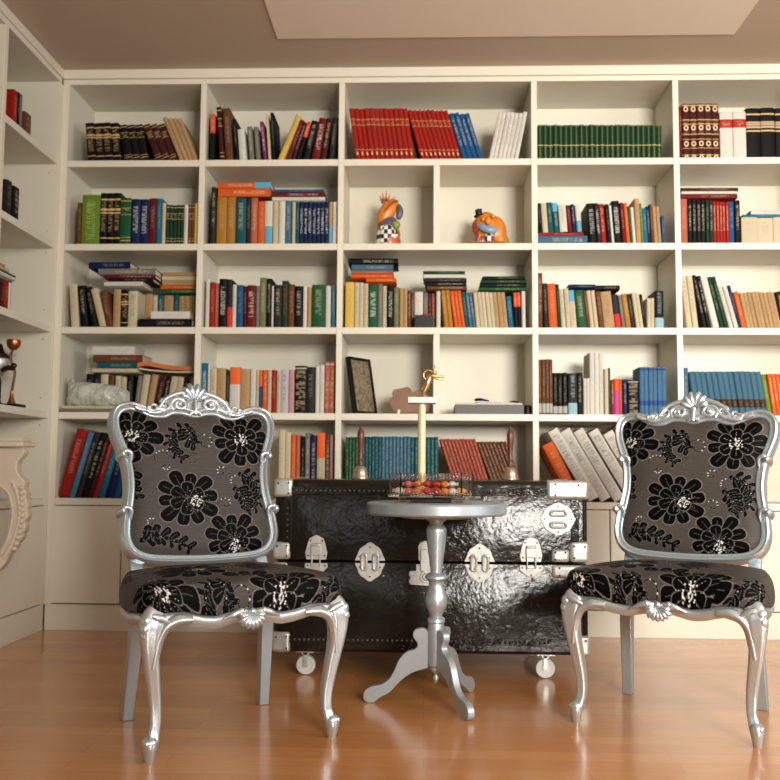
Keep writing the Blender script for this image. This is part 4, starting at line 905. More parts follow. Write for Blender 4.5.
# buckled dark strap marks and screws on the body front
for x_, z_ in ((.20, .345), (.20, .165), (.372, .340), (.372, .165), (-.14, .345)): MB().ball((x_, KY - .001, z_), .007, sy=.35, seg=10, rg=6).build('screw', M['leather_rivet'], body)
def cap(x0, x1, za, zb_, parent, nm='corner_cap'):
    m_ = MB().box(x0, x1, KY - .0075, KY + .07, za, zb_); o = m_.build(nm, M['nickel'], parent, bevel=.012, angle=60)
    o.modifiers['bevel'].segments = 4; rv = MB(); xc = (x0 + x1) / 2; s = 1 if xc > 0 else -1
    for dx_, dz_ in ((-.3, -.28), (.25, .25), (-.3, .28)): rv.ball((xc + dx_ * (x1 - x0) * s, KY - .0085, (za + zb_) / 2 + dz_ * (zb_ - za)), .004, seg=8, rg=4)
    rv.build('rivets', M['leather_rivet'], o); return o
cap(KX0 - .004, KX0 + .062, .612, z1 + .003, lid); c_ = cap(KX1 - .140, KX1 + .004, .612, z1 + .003, lid)
cap(KX0 - .004, KX0 + .058, zs + .004, zs + .065, lid); cap(KX1 - .062, KX1 + .004, zs + .004, zs + .075, lid); cap(KX1 - .125, KX1 - .063, zs + .004, zs + .048, lid)
cap(KX0 - .004, KX0 + .062, z0 - .002, z0 + .068, body); cap(KX1 - .062, KX1 + .004, z0 - .002, z0 + .068, body); cap(KX1 - .125, KX1 + .004, zs - .050, zs - .005, body); cap(KX0 - .004, KX0 + .05, zs - .045, zs - .005, body)
# side and rear caps of the far corners
for x0_, x1_ in ((KX0 - .004, KX0 + .06), (KX1 - .06, KX1 + .004)):
    for za_, zb_2, pr_ in ((z0 - .002, z0 + .07, body), (.612, z1 + .003, lid)):
        o = MB().box(x0_, x1_, KY + KD - .07, KY + KD + .004, za_, zb_2).build('corner_cap', M['nickel'], pr_, bevel=.012, angle=60); o.modifiers['bevel'].segments = 4
def lobed(w, h, n=40, lob=.10):
    out = []
    for k in range(n):
        a = 2 * math.pi * k / n; r = 1 + lob * math.cos(4 * a) * .3 + .03 * math.cos(8 * a); out.append((w / 2 * r * math.cos(a), h / 2 * r * math.sin(a)))
    return out
def plate(cx, cz, w, h, m_=None, lo=-1, hi=1, y0=-.005, lob=.08):
    m_ = m_ or MB(); P = [(a, min(max(b, lo * h), hi * h)) for a, b in lobed(w, h, lob=lob)]
    return m_.prism(P, KY + y0, KY + .001, lambda a, b, d: (cx + a, d, cz + b))
def screws_on(o, pts):
    rv = MB()
    for x_, z_ in pts: rv.ball((x_, KY - .0055, z_), .0034, seg=8, rg=4)
    rv.build('screws', M['leather_rivet'], o)
def link_plate(cx, cz, horiz=False, parent=lid):
    """two half plates joined by a pair of links"""
    w, h = .098, .126
    if horiz: w, h = .112, .105
    for part_, s in ((lid, 1), (body, -1)) if not horiz else ((lid, 0),):
        mb = MB(); P = []
        for a, b in lobed(w, h):
            if s: b = max(b, .004) if s > 0 else min(b, -.004)
            P.append((a, b))
        mb.prism(P, KY - .005, KY + .001, lambda a, b, d: (cx + a, d, cz + b)); o = mb.build('hasp_plate', M['nickel'], part_, bevel=.001, angle=30)
        if s: screws_on(o, [(cx + .034, cz + s * .018), (cx - .034, cz + s * .018), (cx, cz + s * .050)])
        else: screws_on(o, [(cx + .046, cz), (cx - .046, cz), (cx, cz + .044), (cx, cz - .044)])
        if s >= 0:
            for q in (-1, 1):
                lk = MB(); hw, hl = .008, .026; pts = [(hw * math.cos(a), (hl - hw) * (1 if math.sin(a) >= 0 else -1) + hw * math.sin(a)) for a in [2 * math.pi * k / 20 for k in range(20)]]
                if horiz: lk.tube([(cx + b, KY - .010, cz + q * .020 + a) for a, b in pts], .0050, 8, closed=True)
                else: lk.tube([(cx + q * .020 + a, KY - .010, cz + b) for a, b in pts], .0050, 8, closed=True)
                if horiz: lk.obox((cx, KY - .008, cz + q * .020), (.018, 0, 0), (0, .003, 0), (0, 0, .003))
                else: lk.obox((cx + q * .020, KY - .008, cz), (.003, 0, 0), (0, .003, 0), (0, 0, .018))
                lk.build('link', M['nickel'], o)
LZ = zs - .001
for px in (370, 479.5): link_plate(at(px, 560, KY).x, LZ)
link_plate(at(558, 519, KY).x, at(558, 519, KY).z, True)
def draw_latch(cx):
    a = MB().prism([(-.034, .006), (-.038, .03), (-.030, .062), (-.024, .078), (-.010, .086), (0, .090), (.010, .086), (.024, .078), (.030, .062), (.038, .03), (.034, .006)], KY - .005, KY + .001, lambda a, b, d: (cx + a, d, LZ + b)).build('latch_plate', M['nickel'], lid, bevel=.001)
    screws_on(a, [(cx - .028, LZ + .02), (cx + .028, LZ + .02), (cx - .02, LZ + .07), (cx + .02, LZ + .07)])
    MB().box(cx - .017, cx + .017, KY - .016, KY - .0055, LZ + .022, LZ + .052).tube([(cx - .016, KY - .012, LZ + .056), (cx + .016, KY - .012, LZ + .056)], .006, 8).build('lever', M['nickel'], a, bevel=.001)
    b = MB().prism([(-.038, -.006), (-.040, -.02), (-.026, -.034), (-.012, -.044), (0, -.048), (.012, -.044), (.026, -.034), (.040, -.02), (.038, -.006)], KY - .005, KY + .001, lambda a, b, d: (cx + a, d, LZ + b)).build('latch_plate', M['nickel'], body, bevel=.001)
    screws_on(b, [(cx - .03, LZ - .014), (cx + .03, LZ - .014), (cx, LZ - .04)])
    MB().tube([(cx - .014, KY - .013, LZ + .045), (cx - .014, KY - .013, LZ - .016), (cx + .014, KY - .013, LZ - .016), (cx + .014, KY - .013, LZ + .045)], .003, 8).box(cx - .016, cx + .016, KY - .012, KY - .0055, LZ - .022, LZ - .012).build('bail', M['nickel'], a, bevel=.0005)
for px in (316.3, 531): draw_latch(at(px, 560, KY).x)
cx = at(425, 560, KY).x   # central lock
a = MB().prism([(-.022, .006), (-.024, .055), (-.016, .068), (0, .074), (.016, .068), (.024, .055), (.022, .006)], KY - .005, KY + .001, lambda a, b, d: (cx + a, d, LZ + b)).build('lock_hasp', M['nickel'], lid, bevel=.001)
b = MB().prism([(-.030, -.006), (-.030, -.028), (-.052, -.030), (-.056, -.042), (-.050, -.052), (-.056, -.066), (-.048, -.076), (.048, -.080), (.056, -.068), (.050, -.052), (.056, -.042), (.034, -.028), (.030, -.006)], KY - .005, KY + .001, lambda a, b, d: (cx + a, d, LZ + b)).build('lock_plate', M['nickel'], body, bevel=.001)
MB().box(cx - .016, cx + .016, KY - .012, KY - .0055, LZ - .030, LZ + .045).build('hasp_arm', M['nickel'], a, bevel=.002)
MB().lathe([(.0001, -.016), (.010, -.016), (.014, -.012), (.020, -.012), (.022, -.005), (.0001, -.005)], (cx + .004, KY, LZ - .048), 20, axis='y').build('lock_barrel', M['nickel'], b, angle=30)
for sx, cxx in ((-1, -.408), (1, .418)):
    for cy in (KY + .06, KY + KD - .06):
        cs = kpart(MB().box(cxx - .030, cxx + .030, cy - .03, cy + .03, z0 - .008, z0 - .0005), 'caster', M['nickel'], bevel=.001)
        MB().box(cxx - .007, cxx + .007, cy - .019, cy - .015, .028, z0 - .0085).box(cxx - .013, cxx + .013, cy + .015, cy + .019, .028, z0 - .0085).box(cxx - .013, cxx + .013, cy - .019, cy + .019, .070, z0 - .0085).lathe([(.0001, -.021), (.005, -.021), (.005, .021), (.0001, .021)], (cxx, cy, .0335), 12, axis='y').build('fork', M['nickel'], cs)
        MB().lathe([(.0055, -.010), (.022, -.010), (.024, -.012), (.031, -.012), (.0335, -.008), (.0335, .008), (.031, .012), (.024, .012), (.022, .010), (.0055, .010)], (cxx, cy, .0335), 32, axis='y').build('wheel', M['rubber'], cs, angle=40)

# hand bells on the trunk
def bell(px, label):
    p = at(px, 478, 3.50); b_ = empty('hand_bell', (p.x, 3.50, z1 + .0004), 0, label, 'bell', 'hand bells on the trunk')
    MB().lathe([(.0295, 0), (.031, .001), (.031, .004), (.028, .010), (.026, .022), (.0235, .034), (.018, .044), (.008, .050), (.0001, .051)], seg=32).build('bell', M['brass'], b_, angle=60)
    MB().lathe([(.0001, .0515), (.0095, .0515), (.0095, .056), (.0085, .058), (.0085, .072), (.010, .075), (.0085, .080), (.0080, .098), (.0105, .125), (.013, .150), (.0135, .165), (.0115, .178), (.007, .184), (.005, .187), (.006, .190), (.004, .195), (.0001, .196)], seg=24).build('handle', M['wood_red'], b_, angle=50)
    return b_
bell(360.5, 'brass hand bell with turned red wood handle, left of the trophy'); bell(510.5, 'brass hand bell with turned red wood handle, right of the trophy')

# ================================================================== things on the shelves
zc = lambda r: Z[r] + .0006
# figurine with a crown
p = at(388, 243, D + .12); fg = empty('figurine', (p.x, D + .12, zc(2)), 0, 'tall painted figurine with spiky crown and checkered robe, second shelf', 'figurine'); fg.scale = (1, 1, 1.22)
def mat_check():
    t = NT('checkered_glaze'); ck = t.new('ShaderNodeTexChecker'); t.set(ck.inputs['Vector'], t.coord('Object')); ck.inputs['Scale'].default_value = 58
    t.set(ck.inputs['Color1'], (.02, .02, .02)); t.set(ck.inputs['Color2'], (.75, .72, .65)); n = t.noise(16, t.coord())
    return t.fin(t.mix(t.range(n, .52, .56), ck.outputs[0], (.45, .09, .02)), .3)
M['check'] = mat_check(); M['gor'] = plain('orange_glaze', (.80, .26, .03), .3, bscale=30, var=.5); M['gpu'] = plain('purple_grey_glaze', (.13, .11, .15), .35, bscale=40, var=.5)
M['ggr'] = plain('green_glaze', (.28, .33, .05), .35, bscale=40, var=.4); M['gbl'] = plain('blue_glaze', (.22, .36, .48), .35, var=.3); M['gre'] = plain('rust_glaze', (.36, .05, .02), .35, bscale=40, var=.4)
MB().lathe([(.0001, 0), (.052, 0), (.056, .012), (.054, .05), (.050, .075), (.040, .092), (.0001, .095)], sx=1.05, sy=.8).build('robe', M['check'], fg)
MB().lathe([(.040, .0885), (.050, .086), (.050, .095), (.040, .112), (.028, .122), (.0001, .126)], sx=1, sy=.85).build('scarf', M['gpu'], fg)
hd = MB(); hd.tube(smooth_path([(-.026, 0, .088), (-.020, 0, .118), (.002, 0, .150), (.028, 0, .172), (.046, 0, .176)], 4), [.024, .027, .03, .033, .035, .036, .036, .036, .035, .033, .030, .027, .023, .019, .015, .011, .006][:17], 16)
hd.ball((-.010, -.012, .172), .014); h_ = hd.build('head', M['gor'], fg, angle=70)
MB().tube(smooth_path([(-.028, -.024, .118), (-.006, -.035, .148), (.018, -.032, .170), (.044, -.012, .184)], 4), .004, 8).build('mouth', M['gre'], h_)
MB().ball((-.024, -.018, .180), .009).ball((-.006, -.026, .184), .007).build('eye', M['gpu'], h_)
cr = MB()
for a, l in ((-32, .022), (-12, .032), (8, .038), (30, .030), (72, .040)):
    an = R(a); x0_ = -.016 + .03 * math.sin(an); cr.tube([(x0_, 0, .188), (x0_ + l * .6 * math.sin(an), 0, .188 + l * math.cos(an))], [.0065, .0015], 8)
cr.build('crown', M['gor'], fg)
MB().tube(smooth_path([(.046, -.004, .170), (.054, -.006, .145), (.046, -.008, .115)], 3), [.008, .011, .014, .016, .016, .014, .010], 12).build('wattle', M['gpu'], fg)
MB().ball((.038, -.034, .086), .019, sz=.9).tube([(.024, -.04, .09), (.052, -.04, .09)], .01, 8).build('purse', M['ggr'], fg)
# crouching figurine with small hat
p = at(490, 243, D + .12); fg = empty('figurine', (p.x, D + .12, zc(2)), 0, 'squat painted figurine with small black hat and green bag, second shelf', 'figurine'); fg.scale = (1, 1, 1.34)
b_ = MB(); b_.ball((-.018, 0, .072), .058, sy=.8, sz=1.0, seg=24, rg=14); b_.ball((.02, .004, .060), .056, sy=.8, sz=1.0, seg=24, rg=14); b_.ball((.042, .008, .035), .038, sz=.9, seg=18, rg=10); b_.build('body', M['gor'], fg, angle=80)
MB().tube(smooth_path([(-.055, -.03, .05), (-.068, -.012, .075), (-.058, -.01, .10)], 3), [.014, .016, .018, .018, .016, .012, .008], 10).tube([(-.058, -.03, .02), (-.05, -.034, .045)], .016, 10).build('arm', M['gre'], fg)
MB().tube(smooth_path([(-.058, -.036, .076), (-.030, -.056, .062), (.005, -.056, .056), (.026, -.046, .058)], 3), [.007, .010, .012, .013, .013, .014, .014, .014, .012, .008], 10).build('collar', M['gbl'], fg)
MB().ball((-.012, -.054, .088), .015).ball((-.034, -.048, .095), .010).ball((.010, -.046, .105), .008).build('face', M['gor'], fg)
MB().ball((-.005, -.042, .030), .026, sz=.9).ball((-.045, -.04, .018), .017).build('trousers', M['check'], fg)
ht = MB(); ht.lathe([(.0001, .118), (.024, .118), (.024, .122), (.015, .123), (.016, .142), (.0001, .143)], (-.034, -.01, 0), 20); ht.build('hat', M['black'], fg, rot=(0, R(-8), 0), angle=30)
MB().lathe([(.0001, 0), (.022, .002), (.024, .02), (.014, .045), (.004, .062), (.0001, .064)], (.066, 0, 0), 16, sy=.7).build('bag', M['ggr'], fg)
MB().tube(smooth_path([(.02, -.01, .10), (.045, 0, .095), (.058, .004, .078)], 3), [.01, .012, .012, .011, .009, .006, .003], 10).build('hair', M['gor'], fg)
MB().tube([(-.07, -.045, .009), (-.02, -.055, .009), (.06, -.04, .009), (.08, 0, .009)], .009, 8).build('shoes', M['gre'], fg)
# framed picture leaning in the fourth shelf
def mat_art():
    t = NT('mottled_print'); v = t.new('ShaderNodeTexVoronoi'); v.inputs['Scale'].default_value = 70; t.set(v.inputs['Vector'], t.coord())
    n = t.noise(60, t.coord(), 4, .7); return t.fin(t.mix(t.range(n, .4, .65), (.30, .23, .15), (.06, .045, .03)), .5)
pf = empty('picture_frame', (at(365, 412, D + .10).x, D + .12, zc(4)), 0, 'black framed picture leaning at the left on the fourth shelf, central bay', 'picture frame')
W_, H_ = .160, .262; fr = MB()
for x0_, x1_, za, zb_2 in ((-W_ / 2, W_ / 2, 0, .012), (-W_ / 2, W_ / 2, H_ - .012, H_), (-W_ / 2, -W_ / 2 + .012, .012, H_ - .012), (W_ / 2 - .012, W_ / 2, .012, H_ - .012)): fr.box(x0_, x1_, -.011, .011, za, zb_2)
RT = Matrix.Rotation(R(56), 4, 'Z') @ Matrix.Rotation(R(-10), 4, 'X')
for nm, mb, m_ in (('frame', fr, M['black']), ('print', MB().box(-W_ / 2 + .0125, W_ / 2 - .0125, -.005, .008, .0125, H_ - .0125), mat_art())):
    mb.v = [tuple(RT @ Vector(v)) for v in mb.v]; zm = min(v[2] for v in mb.v) if nm == 'frame' else zm; mb.v = [(a, b, c - zm) for a, b, c in mb.v]; mb.build(nm, m_, pf, smooth=False)
# brown lobed ornament
pl = empty('wooden_ornament', (at(410, 412, D + .07).x, D + .07, zc(4)), 0, 'flat brown lobed tree-shaped ornament behind the trophy figure, fourth shelf', 'ornament')
lob = [(-.075, .012), (-.085, .030), (-.093, .045), (-.090, .065), (-.078, .072), (-.080, .088), (-.070, .104), (-.050, .108), (-.032, .112), (-.015, .117), (.000, .112), (.008, .100), (.012, .092), (.024, .100), (.040, .098), (.055, .088), (.075, .075), (.085, .055), (.088, .030), (.080, .008), (.06, 0.0), (.02, 0.0), (-.03, 0), (-.055, .002)]
MB().prism([tuple(q) for q in smooth_path(lob, 3, True)], -.010, .010, lambda a, b, d: (a, d, max(b, 0) + .006)).build('plaque', M['wood_tan'], pl, bevel=.003, angle=30)
MB().box(-.055, -.045, -.018, .016, 0, .020).box(.05, .06, -.016, .016, 0, .0059).build('stand', M['marble'], pl, smooth=False)
# grey tray with papers
x0_, x1_ = at(455, 412, D + .02).x, at(524, 412, D + .02).x; tw = x1_ - x0_
ty = empty('document_tray', ((x0_ + x1_) / 2, D + .02, zc(4)), 0, 'dark grey document tray on the fourth shelf of the central bay', 'tray')
M['tray'] = plain('grey_card_tray', (.10, .095, .09), .55); b_ = MB(); h = tw / 2
b_.box(-h, h, 0, .004, 0, .042).box(-h, h, .216, .22, 0, .042).box(-h, -h + .004, .004, .216, 0, .042).box(h - .004, h, .004, .216, 0, .042).box(-h + .004, h - .004, .004, .216, 0, .004); b_.build('tray', M['tray'], ty, smooth=False, bevel=.0008)
cx_ = (x0_ + x1_) / 2
o = MB().box(-h + .006, h - .006, .008, .21, .0046, .050).build('paper_stack', M['page'], loc=(cx_, D + .02, zc(4)), smooth=False); tag(o, 'white papers filling the dark grey document tray', 'paper')
o = MB().box(-.05, .06, .02, .10, 0, .004).build('leaflet', plain('blue_leaflet', (.08, .25, .42), .4), loc=(cx_, D + .02, zc(4) + .0505), rot=(0, 0, .2), smooth=False); tag(o, 'blue leaflet lying on the papers in the grey tray', 'leaflet')
o = MB().tube(smooth_path([(-.055, 0, .008), (-.035, 0, .011), (-.01, .004, .009), (.01, .01, .006)], 3), [.005, .008, .010, .010, .009, .008, .007, .006, .005, .004], 10, flat=.7).build('glasses_case', M['black'], loc=(cx_ - .01, D + .05, zc(4) + .0555)); tag(o, 'small black pouch on top of the grey tray', 'pouch')
o = MB().tube(smooth_path([(.0, 0, .006), (.02, .005, .010), (.04, 0, .006), (.035, .02, .006), (.01, .02, .008)], 3), .0022, 6).build('cable', M['black'], loc=(x1_ - .06, D + .05, zc(4) + .0505)); tag(o, 'black cable coiled on the right end of the grey tray', 'cable')
o = MB().lathe([(.0001, 0), (.016, 0), (.018, .03), (.014, .042), (.0001, .044)], seg=14).build('ink_pot', M['black'], loc=(x1_ + .020, D + .06, zc(4))); tag(o, 'small black pot right beside the grey tray', 'pot')
# pen holder before the central row of books
x_ = at(424, 326, D).x; Yp = D + .006
ph = empty('pen_box', (x_, Yp, zc(3)), 0, 'small black box in front of the books, third shelf of the central bay', 'box')
b_ = MB(); hh = .041; b_.box(-hh, hh, 0, .003, 0, .056).box(-hh, hh, .052, .055, 0, .056).box(-hh, -hh + .003, .003, .052, 0, .056).box(hh - .003, hh, .003, .052, 0, .056).box(-hh, hh, .0, .055, 0, .002); b_.build('box', M['black'], ph, smooth=False)
o = MB().lathe([(.0001, 0), (.018, 0), (.020, .035), (.017, .055), (.010, .064), (.0001, .066)], (0, 0, 0), 14).build('red_pouch', plain('red_cloth', (.5, .03, .02), .6), loc=(x_ + .006, Yp + .027, zc(3) + .0035)); tag(o, 'red pouch sticking out of the small black box', 'pouch')
for b in ALLB:
    if b['o'] and b['ci'] == 2 and b['ri'] == 2 and b['stack'] is None and b['x1'] > x_ - .045 and b['x0'] < x_ + .045: b['o'].location.y = D + .064
# plastic bag on the paper pile
zp = max(b['top'] for b in ALLB if b['ci'] == 0 and b['ri'] == 3 and b['stack'] == 3) + .001
xa, xb = at(63.5, 400, D).x, at(125.5, 400, D).x; n1, n2 = 60, 36; V = []; Fq = []
rng = np.random.RandomState(2)
def nz(a, b, c, s): return sum(math.sin(a * f * s + p1) * math.cos(b * f * s * 1.3 + p2 + c) / f for f, p1, p2 in ((1, .3, 1.1), (2.3, 2.1, .4), (4.7, 1.2, 2.2), (9.1, .6, .9))) * .5
mb = MB(); rings_ = []
for i in range(n1):
    s = i / (n1 - 1); x = xa + (xb - xa) * s; e = (1 - abs(2 * s - 1) ** 4) ** .5 * .9 + .1
    tilt = .118 - .030 * s; ring = []
    for j in range(n2):
        a = 2 * math.pi * j / n2; hz = (tilt if s > .05 else tilt) * (.55 + .45 * e) + (.03 if s < .08 else 0); wy = .045 * e
        yy = math.cos(a) * wy * (1 + .12 * nz(s * 9, a, 1, 2)); zz = hz / 2 + math.sin(a) * hz / 2 * (1 + .10 * nz(s * 11, a * 2, 3, 1.6))
        ring.append((x + .006 * nz(a, s * 9, 2, 2) + rng.uniform(-.0012, .0012), D + .052 + yy + rng.uniform(-.002, .002), zp + max(zz + rng.uniform(-.0016, .0016), 0)))
    rings_.append(ring)
mb.rings(rings_); o = mb.build('plastic_bag', M['plastic'], angle=32); tag(o, 'crumpled clear plastic bag on papers before the books, fourth shelf, leftmost bay', 'plastic bag')
for b in ALLB:
    if b['o'] and b['ci'] == 0 and b['ri'] == 3 and b['stack'] is None: b['o'].location.y = max(b['o'].location.y, D + .118)
for b in ALLB:
    if b['o'] and b['ci'] == 0 and b['ri'] == 3 and b['stack'] == 4: b['o'].location.y = D + .095
for b in ALLB:
    if b['o'] and b['ci'] == 0 and b['ri'] == 2 and b['stack'] is None and b['x1'] > at(137, 320, D).x: b['o'].location.y = max(b['o'].location.y, D + .128)
    if b['o'] and b['ci'] == 0 and b['ri'] == 2 and b['stack'] == 1: b['o'].location.y = D + .10
    if b['o'] and b['ci'] == 3 and b['ri'] == 1 and b['stack'] == 'up': pass
# bent orange folder and white sheets on top of the books
ztop = max(b['top'] for b in ALLB if b['ci'] == 0 and b['ri'] == 3 and b['stack'] is None) + .001
def bent(x0p, x1p, pts, th, name, m_, lab, cat, dep=.17):
    P = smooth_path(pts, 5); top_ = [(a, b) for a, b in P]; bot = [(a, b - th) for a, b in P]
    o = MB().prism(top_ + bot[::-1], D + .10, D + .10 + dep, lambda a, b, d: (a, d, b)).build(name, m_, angle=30); tag(o, lab, cat); return o
x_l, x_r = at(138.5, 380, D + .1).x, XL[1] - .004
bent(0, 0, [(x_l, ztop + .022), (x_l + .04, ztop + .016), (x_l + .10, ztop + .010), (x_l + .16, ztop + .0065), (x_r, ztop + .0065)], .006, 'paper_sheets', M['page'], 'pale sheets sagging under the orange folder, fourth shelf, leftmost bay', 'paper')
bent(0, 0, [(x_l - .008, ztop + .044), (x_l + .03, ztop + .052), (x_l + .08, ztop + .044), (x_l + .14, ztop + .034), (x_r, ztop + .027)], .020, 'folder', plain('orange_card', (.50, .15, .045), .6), 'bent orange folder lying over the books, fourth shelf, leftmost bay', 'folder')
# trophies in the side bookcase
def side_trophy(px, X, pyt, lab, kind):
    Y = yat(px, X); Hh = at(px, pyt, Y).z - Z[4]; t = empty('trophy_cup', (X, Y, zc(4)), 0, lab, 'trophy', 'trophies in the side bookcase')
    MB().box(-.045, .045, -.04, .04, 0, .014).build('base', M['black'], t, smooth=False, bevel=.002)
    if kind:
        MB().lathe([(.0001, .0145), (.02, .0145), (.014, .026), (.007, .05), (.006, .07), (.0001, .072)], seg=20).build('foot', M['copper'], t)
        st = MB(); st.tube(smooth_path([(0, 0, .07), (.006, 0, .11), (.010, 0, .15), (0, -.004, .18), (-.008, -.008, .21), (0, -.006, Hh - .04)], 4), .0055, 8)
        st.tube(smooth_path([(.008, 0, .16), (-.01, -.02, .165), (-.035, -.03, .15)], 3), [.006, .009, .011, .012, .011, .010, .008], 8).ball((.004, 0, .175), .013)
        st.build('stem', plain('dark_bronze', (.05, .025, .015), .3, .8), t)
        MB().lathe([(.0001, Hh - .045), (.014, Hh - .042), (.026, Hh - .028), (.029, Hh - .010), (.027, Hh), (.024, Hh - .006), (.0001, Hh - .03)], seg=24).build('cup', M['copper'], t)
    else:
        MB().lathe([(.0001, .0145), (.022, .0145), (.012, .03), (.012, .11), (.008, .13), (.0001, .13)], seg=20).build('stem', M['black'], t)
        MB().lathe([(.0001, .13), (.018, .133), (.036, .16), (.042, .20), (.040, .21), (.036, .19), (.0001, .16)], seg=28).build('cup', M['nickel'], t)
        MB().lathe([(.0001, .212), (.043, .212), (.040, .225), (.020, .240), (.008, Hh), (.0001, Hh)], seg=28).build('lid', plain('bronze_lid', (.06, .03, .02), .3, .8), t)
side_trophy(15.5, -1.72, 340, 'tall copper cup trophy with thin dark stem in the side bookcase', True)
side_trophy(2.0, -1.80, 344, 'dark trophy with silver bowl at the left photo edge, side bookcase', False)
# carved console bracket at the left edge
def cpt(x, y): q = at(x / 4.87, 420 + y / 4.87, 3.3); return (max(q.x, FX + .004), q.z)
outer = [(-240, 128), (40, 134), (115, 140), (118, 158), (110, 176), (92, 192), (82, 212), (80, 240), (90, 266), (106, 284), (120, 300), (120, 318), (112, 328), (120, 345), (128, 362), (122, 378), (130, 398), (136, 420), (128, 436), (136, 458), (132, 480), (118, 492), (124, 512), (118, 540), (106, 552), (108, 568), (94, 592), (80, 598), (78, 618), (58, 640), (42, 656), (30, 690), (4, 724), (-40, 752), (-90, 775), (-150, 795), (-240, 812)]
inner = [(-240, 735), (-160, 722), (-80, 688), (-10, 648), (20, 592), (40, 520), (49, 440), (32, 372), (0, 334), (-60, 300), (-140, 282), (-240, 275)]
cn = empty('wall_console', (FX + .004, 3.35, .6), 0, 'carved cream console bracket with scalloped edge at the left photo edge', 'console')
def cbuild(mb, name, bevel=.004): o = mb.build(name, M['plaster'], cn, bevel=bevel, angle=40); o.location = (-(FX + .004), -3.35, -.6); return o
cbuild(MB().prism([cpt(*q) for q in outer + inner], 3.30, 3.345, lambda a, b, d: (a, d, b)), 'bracket', .006)
sl0, sl1 = cpt(-240, 100), cpt(128, 126)
cbuild(MB().box(FX + .004, sl1[0], 3.27, 3.38, sl1[1] - .004, sl1[1] + .014).box(FX + .004, sl1[0] - .010, 3.28, 3.37, sl1[1] + .0142, sl1[1] + .028), 'slab', .004)
ri = MB(); ro = smooth_path([cpt(*q) for q in [(-60, 300 - 14), (6, 322), (46, 362), (64, 440), (54, 524), (32, 602), (-4, 662), (-74, 704)]], 4)
ri.tube([(a, 3.298, b) for a, b in ro], .006, 8); ro2 = smooth_path([cpt(*q) for q in [(60, 300), (84, 350), (98, 440), (88, 520), (62, 600), (20, 670)]], 4)
ri.tube([(a, 3.298, b) for a, b in ro2], .008, 8); cbuild(ri, 'moulding', 0)
bd = MB()
for k in range(12):
    q = cpt(104 - 3.2 * max(k - 6, 0) ** 1.5, 330 + k * 27); bd.ball((q[0] + .002, 3.298, q[1]), .011, sz=.8, seg=10, rg=6)
cbuild(bd, 'beading', 0)

# ---- keep the 300 largest books as objects, the rest as one mass
books = [b for b in ALLB if b['style'] != 'binder']
def vis(b):
    a = b['t'] * b['H'] if b['stack'] in (None, 'up') else b['t'] * b['L']
    if b['ri'] == 3 and b['ci'] == 0 and b['stack'] is None and b['k'] == 0: a *= .6
    return a
keep = sorted(books, key=vis, reverse=True)[:302]; ks = set(id(b) for b in keep)
rest = [b for b in books if id(b) not in ks]
V, Fa, MI, mats, bk, rd = [], [], [], [], [], []
for b in rest:
    o = b['o']; Mx = Matrix.LocRotScale(o.location, o.rotation_euler, None)
    for ob in (o, b['pg']):
        me = ob.data; m = me.materials[0]
        if m not in mats: mats.append(m)
        n = len(V); V += [tuple(Mx @ v.co) for v in me.vertices]
        for p in me.polygons: Fa.append([i + n for i in p.vertices]); MI.append(mats.index(m))
        if ob is o:
            bk += [tuple(d.vector) for d in me.attributes['bk'].data]; rd += [d.value for d in me.attributes['rnd'].data]
        else: bk += [(0, 0, 0)] * len(me.vertices); rd += [0] * len(me.vertices)
if rest:
    me = bpy.data.meshes.new('thin_books'); me.from_pydata(V, [], Fa)
    for m in mats: me.materials.append(m)
    me.polygons.foreach_set('material_index', MI)
    me.attributes.new('bk', 'FLOAT_VECTOR', 'POINT').data.foreach_set('vector', np.array(bk, np.float32).ravel())
    me.attributes.new('rnd', 'FLOAT', 'POINT').data.foreach_set('value', np.array(rd, np.float32))
    me.shade_smooth(); me.set_sharp_from_angle(angle=R(45))
    ob = bpy.data.objects.new('thin_books', me); C.objects.link(ob)
    tag(ob, 'thinnest books scattered among the others on all shelves of the white bookcase', 'books', kind='stuff')
    for b in rest: bpy.data.objects.remove(b['pg']); bpy.data.objects.remove(b['o']); b['o'] = None
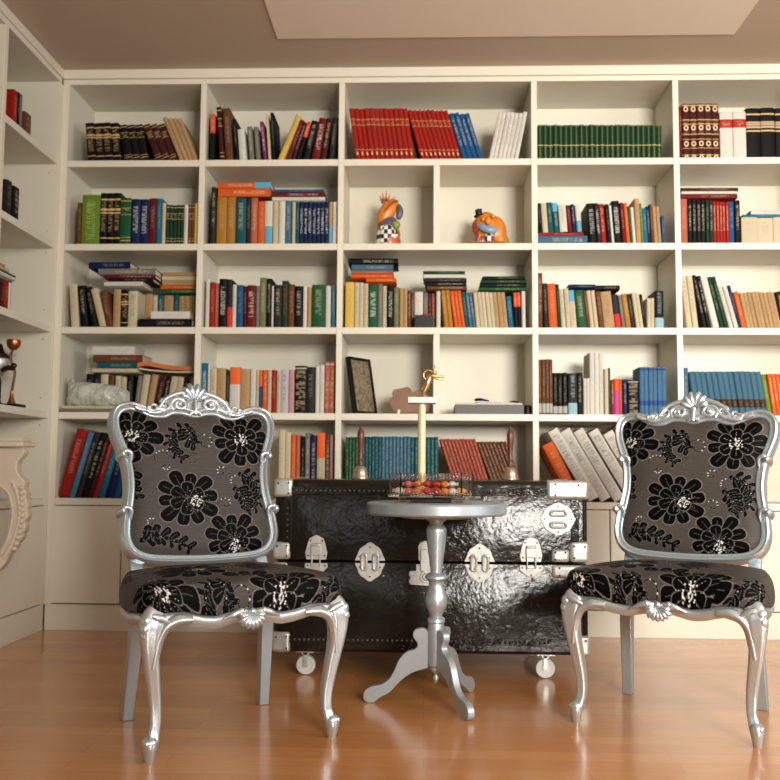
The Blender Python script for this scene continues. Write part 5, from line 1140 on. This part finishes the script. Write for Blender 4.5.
# ---- labels of the books
def cname(b):
    c = NAMES.get(b['col'], b['col']); c = {'maroon': 'maroon'}.get(c, c)
    pre = {'heavygilt': 'gilt-banded ', 'goldlabel': 'gold-labelled ', 'ornate': 'ornate '}.get(b['style'], ''); c = pre + c
    add = {'redtop': ' and red', 'redfoot': ' and red', 'bluefoot': ' and blue', 'bluetop': ' and blue', 'orangetop': ' and orange', 'magentafoot': ' and magenta'}.get(b['style'], '')
    return c + add
cells = {}
for b in ALLB: cells.setdefault((b['ci'], b['ri'], b['stack']), []).append(b)
labels = {}
for (ci, ri, stk), lst in cells.items():
    lst.sort(key=lambda b: b['x0'] if stk in (None, 'up') else b['k'])
    shelf = ROWN[ri]; bay = (['leftmost bay', 'second bay', 'central bay', 'fourth bay', 'rightmost bay'][ci] if ci >= 0 else 'side bookcase')
    sets = {}
    for b in lst: sets.setdefault((b['col'], b['style']), []).append(b)
    for i, b in enumerate(lst):
        if b['o'] is None: continue
        same = sets[(b['col'], b['style'])]; c = cname(b)
        if b['style'] == 'binder':
            L = '%s from left of the white lever ring binders leaning on the fifth shelf, fourth bay' % ordn(same.index(b)); g = 'white ring binders'
        elif stk not in (None, 'up'):
            pos = 'bottommost' if i == 0 else ('topmost' if i == len(lst) - 1 else ordn(i) + ' up')
            nx = {(0, 2, 0): 'left stack', (0, 2, 1): 'right stack', (0, 2, 2): 'front pair', (0, 3, 3): 'front pair', (0, 3, 4): 'stack', (1, 1, 5): 'left pair', (1, 1, 6): 'right stack', (2, 2, 7): 'left stack', (2, 2, 8): 'middle stack', (2, 2, 9): 'right stack', (3, 2, 11): 'left pile', (3, 2, 12): 'right pile'}.get((ci, ri, stk), 'pile')
            L = '%s book lying flat, %s in the %s, %s, %s' % (c, pos, nx, shelf, bay); g = 'books lying flat in piles'
        elif len(same) >= 3:
            L = '%s from left among %d %s volumes, %s, %s' % (ordn(same.index(b)), len(same), c, shelf, bay); g = '%s volumes on the %s of the %s' % (c, shelf, bay)
        else:
            size = 'thin ' if b['t'] < .015 else ('thick ' if b['t'] > .038 else '')
            ln_ = ' leaning' if abs(b['ang']) > .12 else ''
            lc = cname(lst[i - 1]) if i > 0 else None; rc = cname(lst[i + 1]) if i < len(lst) - 1 else None
            if lc and rc: nb = 'between %s and %s' % (lc, rc)
            elif rc: nb = 'at the left end beside %s' % rc
            elif lc: nb = 'at the right end beside %s' % lc
            else: nb = 'standing alone'
            L = '%s%s book%s %s, %s, %s' % (size, c, ln_, nb, shelf, bay); g = 'books standing on the %s of the %s' % (shelf, bay)
            if stk == 'up': L = L.replace(shelf + ', ', 'atop flat books, ')
        if len(L.split()) > 16: L = '%s book, %s from left, %s, %s' % (c, ordn(i), shelf, bay)
        if L in labels: L = '%s book, %s from left on the %s, %s' % (c, ordn(i), shelf, bay)
        if L in labels: L = L.replace(' book,', ' narrow book,')
        labels[L] = 1; b['o']['label'] = L; b['o']['group'] = g
